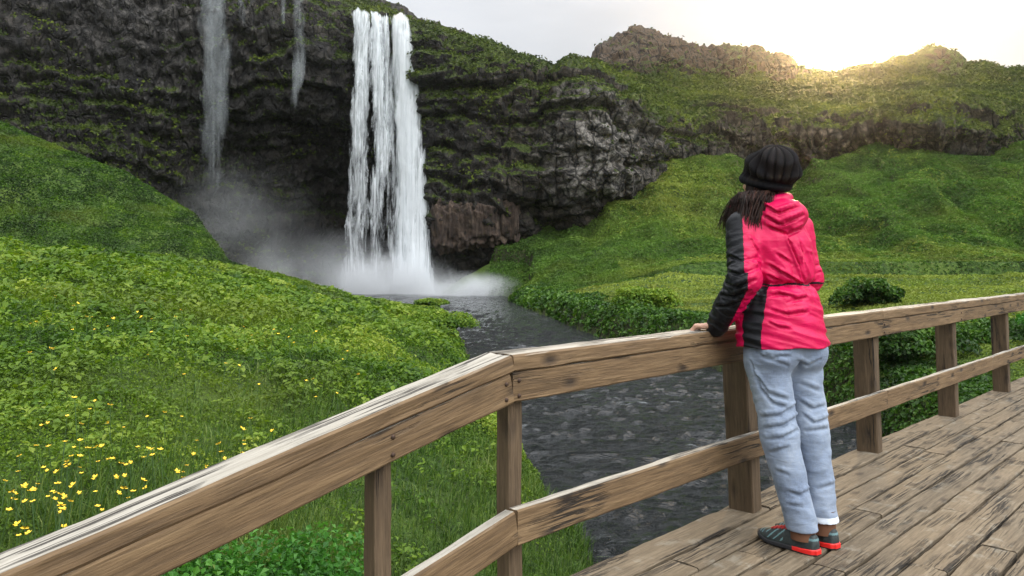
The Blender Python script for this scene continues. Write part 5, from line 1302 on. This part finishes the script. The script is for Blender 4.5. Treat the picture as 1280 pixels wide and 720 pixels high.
# ---- beanie
def build_beanie():
    B = Vol((.95, 3.38, 3.10), (1.36, 3.78, 3.36), .0034)
    bk = -FH * .055 + RHD * .012
    ax = (RHD, FH, UP)
    c0 = HED + [0, 0, .035]
    def fn(P):
        q = P - (HED + bk * .75 + [0, 0, .028]); tilt = np.array([*(FH * .32)[:2], 0.9]); tilt = tilt / np.linalg.norm(tilt)
        r = np.stack([q @ RHD, q @ FH, q @ UP], -1); R = np.array([.110, .135, .106])
        k0 = np.linalg.norm(r / R, axis=-1); k1 = np.linalg.norm(r / R ** 2, axis=-1) + 1e-9; d = k0 * (k0 - 1) / k1
        # ribs run up to the crown at the back, deep slouch folds across
        crown = np.array([.0, -.055, .09]); s = r - crown
        an = np.arctan2(r[..., 0], r[..., 1] + .02)
        hgt = r[..., 2]
        fold = np.sin((hgt * 62 - r[..., 1] * 30) + 1.6 * np.sin(an * 2.0) + 1.5)
        ribs = np.abs(np.sin(an * 8 + hgt * 11 + .5 * np.sin(an * 3 + 1)))
        m = sstep(-.075, -.03, hgt)
        return d - .0060 * m * fold - .0080 * ribs ** .8 * m + .004
    B.add(fn, HED - .2, HED + .25, .01)
    # rolled brim
    A = np.linspace(0, 2 * np.pi, 33); pts = [HED + RHD * .084 * math.cos(a) + FH * (.103 * math.sin(a) - .012) + [0, 0, -.022 + .030 * math.sin(a)] for a in A]
    B.chain(pts, [.017] * 33, .012)
    V, F = B.mesh()
    low = HED[2] - .012
    return relax(V, F, 1, .3), F
V, F = build_beanie()
t = NT('dark_knit'); p = t.pos()
w = t.n('TexWave', {'Vector': t.map(p, (1, 1, 1)), 'Scale': 120, 'Distortion': 3., 'Detail': 2}).outputs['Fac']; n = t.noise(p, 320, 3)
c = t.ramp(n, [(.35, (.0012, .0012, .0015)), (.7, (.005, .0052, .0062))])
pn = t.ramp(t.n('NewGeometry').outputs['Pointiness'], [(.50, 0), (.56, .75)])  # rib peaks lightened in the colour as painted highlights
c = t.mix(pn, c, (.045, .047, .054))
M_KNIT = t.surf(t.bsdf(c, .9, t.bump(t.math('ADD', w, n), .5, .004), **{'Specular_IOR_Level': .08}))
mesh_np('beanie', V, F, M_KNIT, person)

# ---- hair
def build_hair():
    r = np.random.default_rng(12); Vs, Fs, o = [], [], 0; tint = []
    for i in range(2400):
        g = r.uniform()
        if g < .80:   # left side and nape, brought forward over the left shoulder
            a = math.radians(r.uniform(-5, 95)); L = r.uniform(.45, 1.1); dest = -RT * r.uniform(.05, .150) + FT * r.uniform(-.08, .05)
        elif g < .9: a = math.radians(r.uniform(20, 75)); L = r.uniform(.4, .8); dest = -RT * r.uniform(.07, .15) + FT * r.uniform(0.02, .12)
        else: a = math.radians(r.uniform(195, 250)); L = r.uniform(.7, .95); dest = RT * r.uniform(.13, .165) - FT * r.uniform(-.03, .03)
        # a: 0 = left side front cheek ... 90 = back ... 180 = right
        d = -RHD * math.cos(a) - FH * math.sin(a) * .9
        R = .078 * r.uniform(.85, 1.08)
        p0 = HED + d * R + [0, 0, .01 + r.uniform(-.01, .02)]; 
        p1 = HED + d * (R + .012) + [0, 0, -.07]
        p2 = NCK + d * .06 + dest * .62 + [0, 0, .055 + r.uniform(0, .02)]
        p3 = NCK + dest + d * .035 + [0, 0, .005 - .05 * L + r.uniform(-.03, .01)] 
        p4 = p3 + (dest * .04) + [0, 0, -.045 * L]
        K = np.array([p0, p1, p2, p3, p4]); tt = np.linspace(0, 1, 12)
        # Bezier through by Catmull-Rom
        Kx = np.concatenate([[2 * K[0] - K[1]], K, [2 * K[-1] - K[-2]]]); u = tt * 3.999; ii = u.astype(int); f = (u - ii)[:, None]
        A, Bp, C, D = Kx[ii], Kx[ii + 1], Kx[ii + 2], Kx[ii + 3]
        pts = .5 * (2 * Bp + (C - A) * f + (2 * A - 5 * Bp + 4 * C - D) * f ** 2 + (3 * Bp - A - 3 * C + D) * f ** 3)
        pts = pts + np.stack([perlin(pts * 14 + i * 7.1), perlin(pts * 14 + i * 7.1 + 50), 0 * tt], 1) * .014 * tt[:, None]
        tg = np.gradient(pts, axis=0); tg /= np.linalg.norm(tg, axis=1)[:, None]; s1 = np.cross(tg, [.3, .2, .9]); s1 /= np.linalg.norm(s1, axis=1)[:, None] + 1e-9; s2 = np.cross(tg, s1)
        rad = (.0017 * np.interp(tt, [0, .7, 1], [1, 1, .25]))[:, None]
        ring = np.stack([pts + rad * (math.cos(q) * s1 + math.sin(q) * s2) for q in (0, 2.1, 4.2)], 1).reshape(-1, 3)
        Vs.append(ring); Fs.append(grid_faces(12, 3, True) + o); o += len(ring); tint.append(np.full(len(ring), r.uniform()))
    return np.concatenate(Vs), np.concatenate(Fs), np.concatenate(tint)
V, F, tn = build_hair()
t = NT('brown_hair'); M_HAIR = t.surf(t.bsdf(t.ramp(t.attr('tint'), [(0, (.006, .003, .002)), (.7, (.020, .009, .006)), (1, (.06, .020, .012))]), .5, **{'Specular_IOR_Level': .25}))
mesh_np('hair', V, F, M_HAIR, person, attrs={'tint': ('POINT', tn)})

# ---- shoes
M_SHOE = NT('shoe_mesh'); t = M_SHOE
p = t.pos(); n = t.noise(p, 70, 4); st = t.attr('stripe')
c = t.ramp(n, [(.3, (.007, .011, .011)), (.7, (.024, .033, .032))]); c = t.mix(st, c, (.11, .21, .22)); M_SHOE = t.surf(t.bsdf(c, .65, t.bump(t.noise(p, 600, 2), .3, .002)))
M_SOLE = simple('dark_sole', (.010, .010, .012), .7); M_RED = simple('red_heel_rubber', (.60, .013, .010), .45); M_LACE = simple('red_lace', (.42, .02, .02), .7); M_SOCK = simple('brown_sock', (.11, .045, .02), .9)
def shoe(heel, s):
    M = np.stack([FD, FS * s, UP], 1)                                  # local -> world
    def build(fn, lo, hi, h=.0032):
        B = Vol(lo, hi, h); B.add(fn, lo, hi, .004, pad=0); V, F = B.mesh(); V = relax(V, F, 1, .4)
        return V, F
    xs = [-.012, 0, .03, .08, .13, .18, .22, .25, .272, .285]
    wf = [.012, .027, .035, .037, .040, .046, .047, .041, .028, .010]; hf = [.05, .078, .092, .092, .082, .066, .052, .045, .036, .020]; cf = [0, 0, 0, -.001, -.003, -.005, -.004, 0, .004, .006]
    def upper(P):
        x, y, z = P[..., 0], P[..., 1], P[..., 2]; w = np.interp(x, xs, wf); h = np.interp(x, xs, hf); yy = y - np.interp(x, xs, cf)
        zz = np.clip((z - .012) / (h - .012), -2, 3)
        k = (np.abs(yy / w) ** 2.4 + np.abs(np.clip(zz, 0, 3)) ** 2.6) ** (1 / 2.4)
        d = (k - 1) * np.minimum(w, .03); d = np.maximum(d, .010 - z); d = np.maximum(d, np.maximum(-.012 - x, x - .285))
        op = ((x - .055) / .052) ** 2 + (yy / .029) ** 2 + ((z - .10) / .045) ** 2
        return np.maximum(d, (1 - np.sqrt(op)) * .03)
    V, F = build(upper, (-.03, -.07, 0), (.30, .07, .12))
    x, y, z = V[:, 0], V[:, 1], V[:, 2]
    stripe = ((np.abs((x * 1.0 + z * .9) % .030 - .015) < .0035) & (x > .13) & (x < .215) & (z > .026)) * 1.0 + ((x > .235) & (z > .034) & (np.sin(x * 300) > -.2)) * .8 + ((x > -.01) & (x < .03) & (np.abs(z - .062) < .004)) * .7
    W = lambda V: V @ M.T + heel
    sh = mesh_np('shoe', W(V), F if s > 0 else F[:, ::-1], M_SHOE, person, attrs={'stripe': ('POINT', np.clip(stripe, 0, 1))})
    def sole(P):
        x, y, z = P[..., 0], P[..., 1], P[..., 2]; w = np.interp(x, xs, wf) + .004; yy = y - np.interp(x, xs, cf)
        lift = np.interp(x, [.2, .285], [0, .016]); hh = np.interp(x, [-.01, .05, .1, .2, .28], [.024, .020, .017, .015, .014])
        d = np.maximum((np.abs(yy) / w - 1) * w, np.maximum(z - lift - hh, lift - z)); return np.maximum(d, np.maximum(-.016 - x, x - .288)) - .001
    V, F = build(sole, (-.03, -.07, -.01), (.30, .07, .06)); fcx = V[F].mean(1)
    so = mesh_np('sole', W(V), F if s > 0 else F[:, ::-1], [M_SOLE, M_RED], sh, midx=((fcx[:, 0] < .085) & (fcx[:, 2] > .004) & (fcx[:, 2] < .026 - .07 * np.clip(fcx[:, 0] - .03, 0, 1))).astype(int))
    # laces and sock
    parts = []
    def tube(pts, r, n=6):
        pts = np.array(pts); tg = np.gradient(pts, axis=0); tg /= np.linalg.norm(tg, axis=1)[:, None] + 1e-9; s1 = np.cross(tg, [.1, .2, .97]); s1 /= np.linalg.norm(s1, axis=1)[:, None] + 1e-9; s2 = np.cross(tg, s1)
        a = np.linspace(0, 2 * np.pi, n, endpoint=False); V = (pts[:, None] + r * (np.cos(a)[None, :, None] * s1[:, None] + np.sin(a)[None, :, None] * s2[:, None])).reshape(-1, 3); parts.append((V, grid_faces(len(pts), n, True), 0))
    for k in range(5):
        xx = .115 + .02 * k
        for sg in (-1, 1):
            yy = np.linspace(-.026, .026, 9); h = np.interp(xx, xs, hf)
            zz = .012 + (h - .012) * (1 - np.abs(yy / np.interp(xx, xs, wf)) ** 2.4) ** (1 / 2.6) + .003
            tube(np.stack([xx + sg * yy * .25, yy, zz], 1), .0028)
    a = np.linspace(0, 2 * np.pi, 14); 
    for sg in (-1, 1): tube(np.stack([.112 + .016 * np.sin(a), sg * (.014 + .014 * np.cos(a)), .094 + .010 * np.sin(a * .5)], 1), .0028)
    V, F, _ = join_np(parts); mesh_np('lace', W(V), F, M_LACE, sh)
    an = ANL if s > 0 else ANR
    nu = 10; a = np.linspace(0, 2 * np.pi, 20, endpoint=False); ring = []
    b = heel + FD * .058 + UP * .05
    for i in range(nu):
        u = i / (nu - 1); c_ = b * (1 - u) + (an + [0, 0, .055]) * u; R = .046 + .006 * (1 - u) + .0012 * math.sin(i * 3)
        ring.append(np.stack([c_[0] + R * np.cos(a), c_[1] + R * np.sin(a), c_[2] + 0 * a], 1))
    mesh_np('sock', np.concatenate(ring), grid_faces(nu, 20, True), M_SOCK, person)
shoe(HEELL, 1); shoe(HEELR, -1)
# ------------------------------------------------------------------ the damp air of the valley
def haze(dens=.00026, g=.915):
    zt = float(CV[:, 2].max()) + 3; lo = np.array([-262., -152., -2.2]); hi = np.array([262., 182., zt])
    c = np.array([[x, y, z] for x in (0, 1) for y in (0, 1) for z in (0, 1)], float) * (hi - lo) + lo
    F = [[0, 1, 3, 2], [4, 6, 7, 5], [0, 4, 5, 1], [2, 3, 7, 6], [0, 2, 6, 4], [1, 5, 7, 3]]
    t = NT('damp_air'); m = t.vol(t.n('VolumePrincipled', {'Color': (.97, .98, 1, 1), 'Density': dens, 'Anisotropy': g}).outputs[0])
    tag(mesh_np('haze', c, F, m, smooth=False), 'thin damp air that glows towards the sun', kind='stuff')
haze()
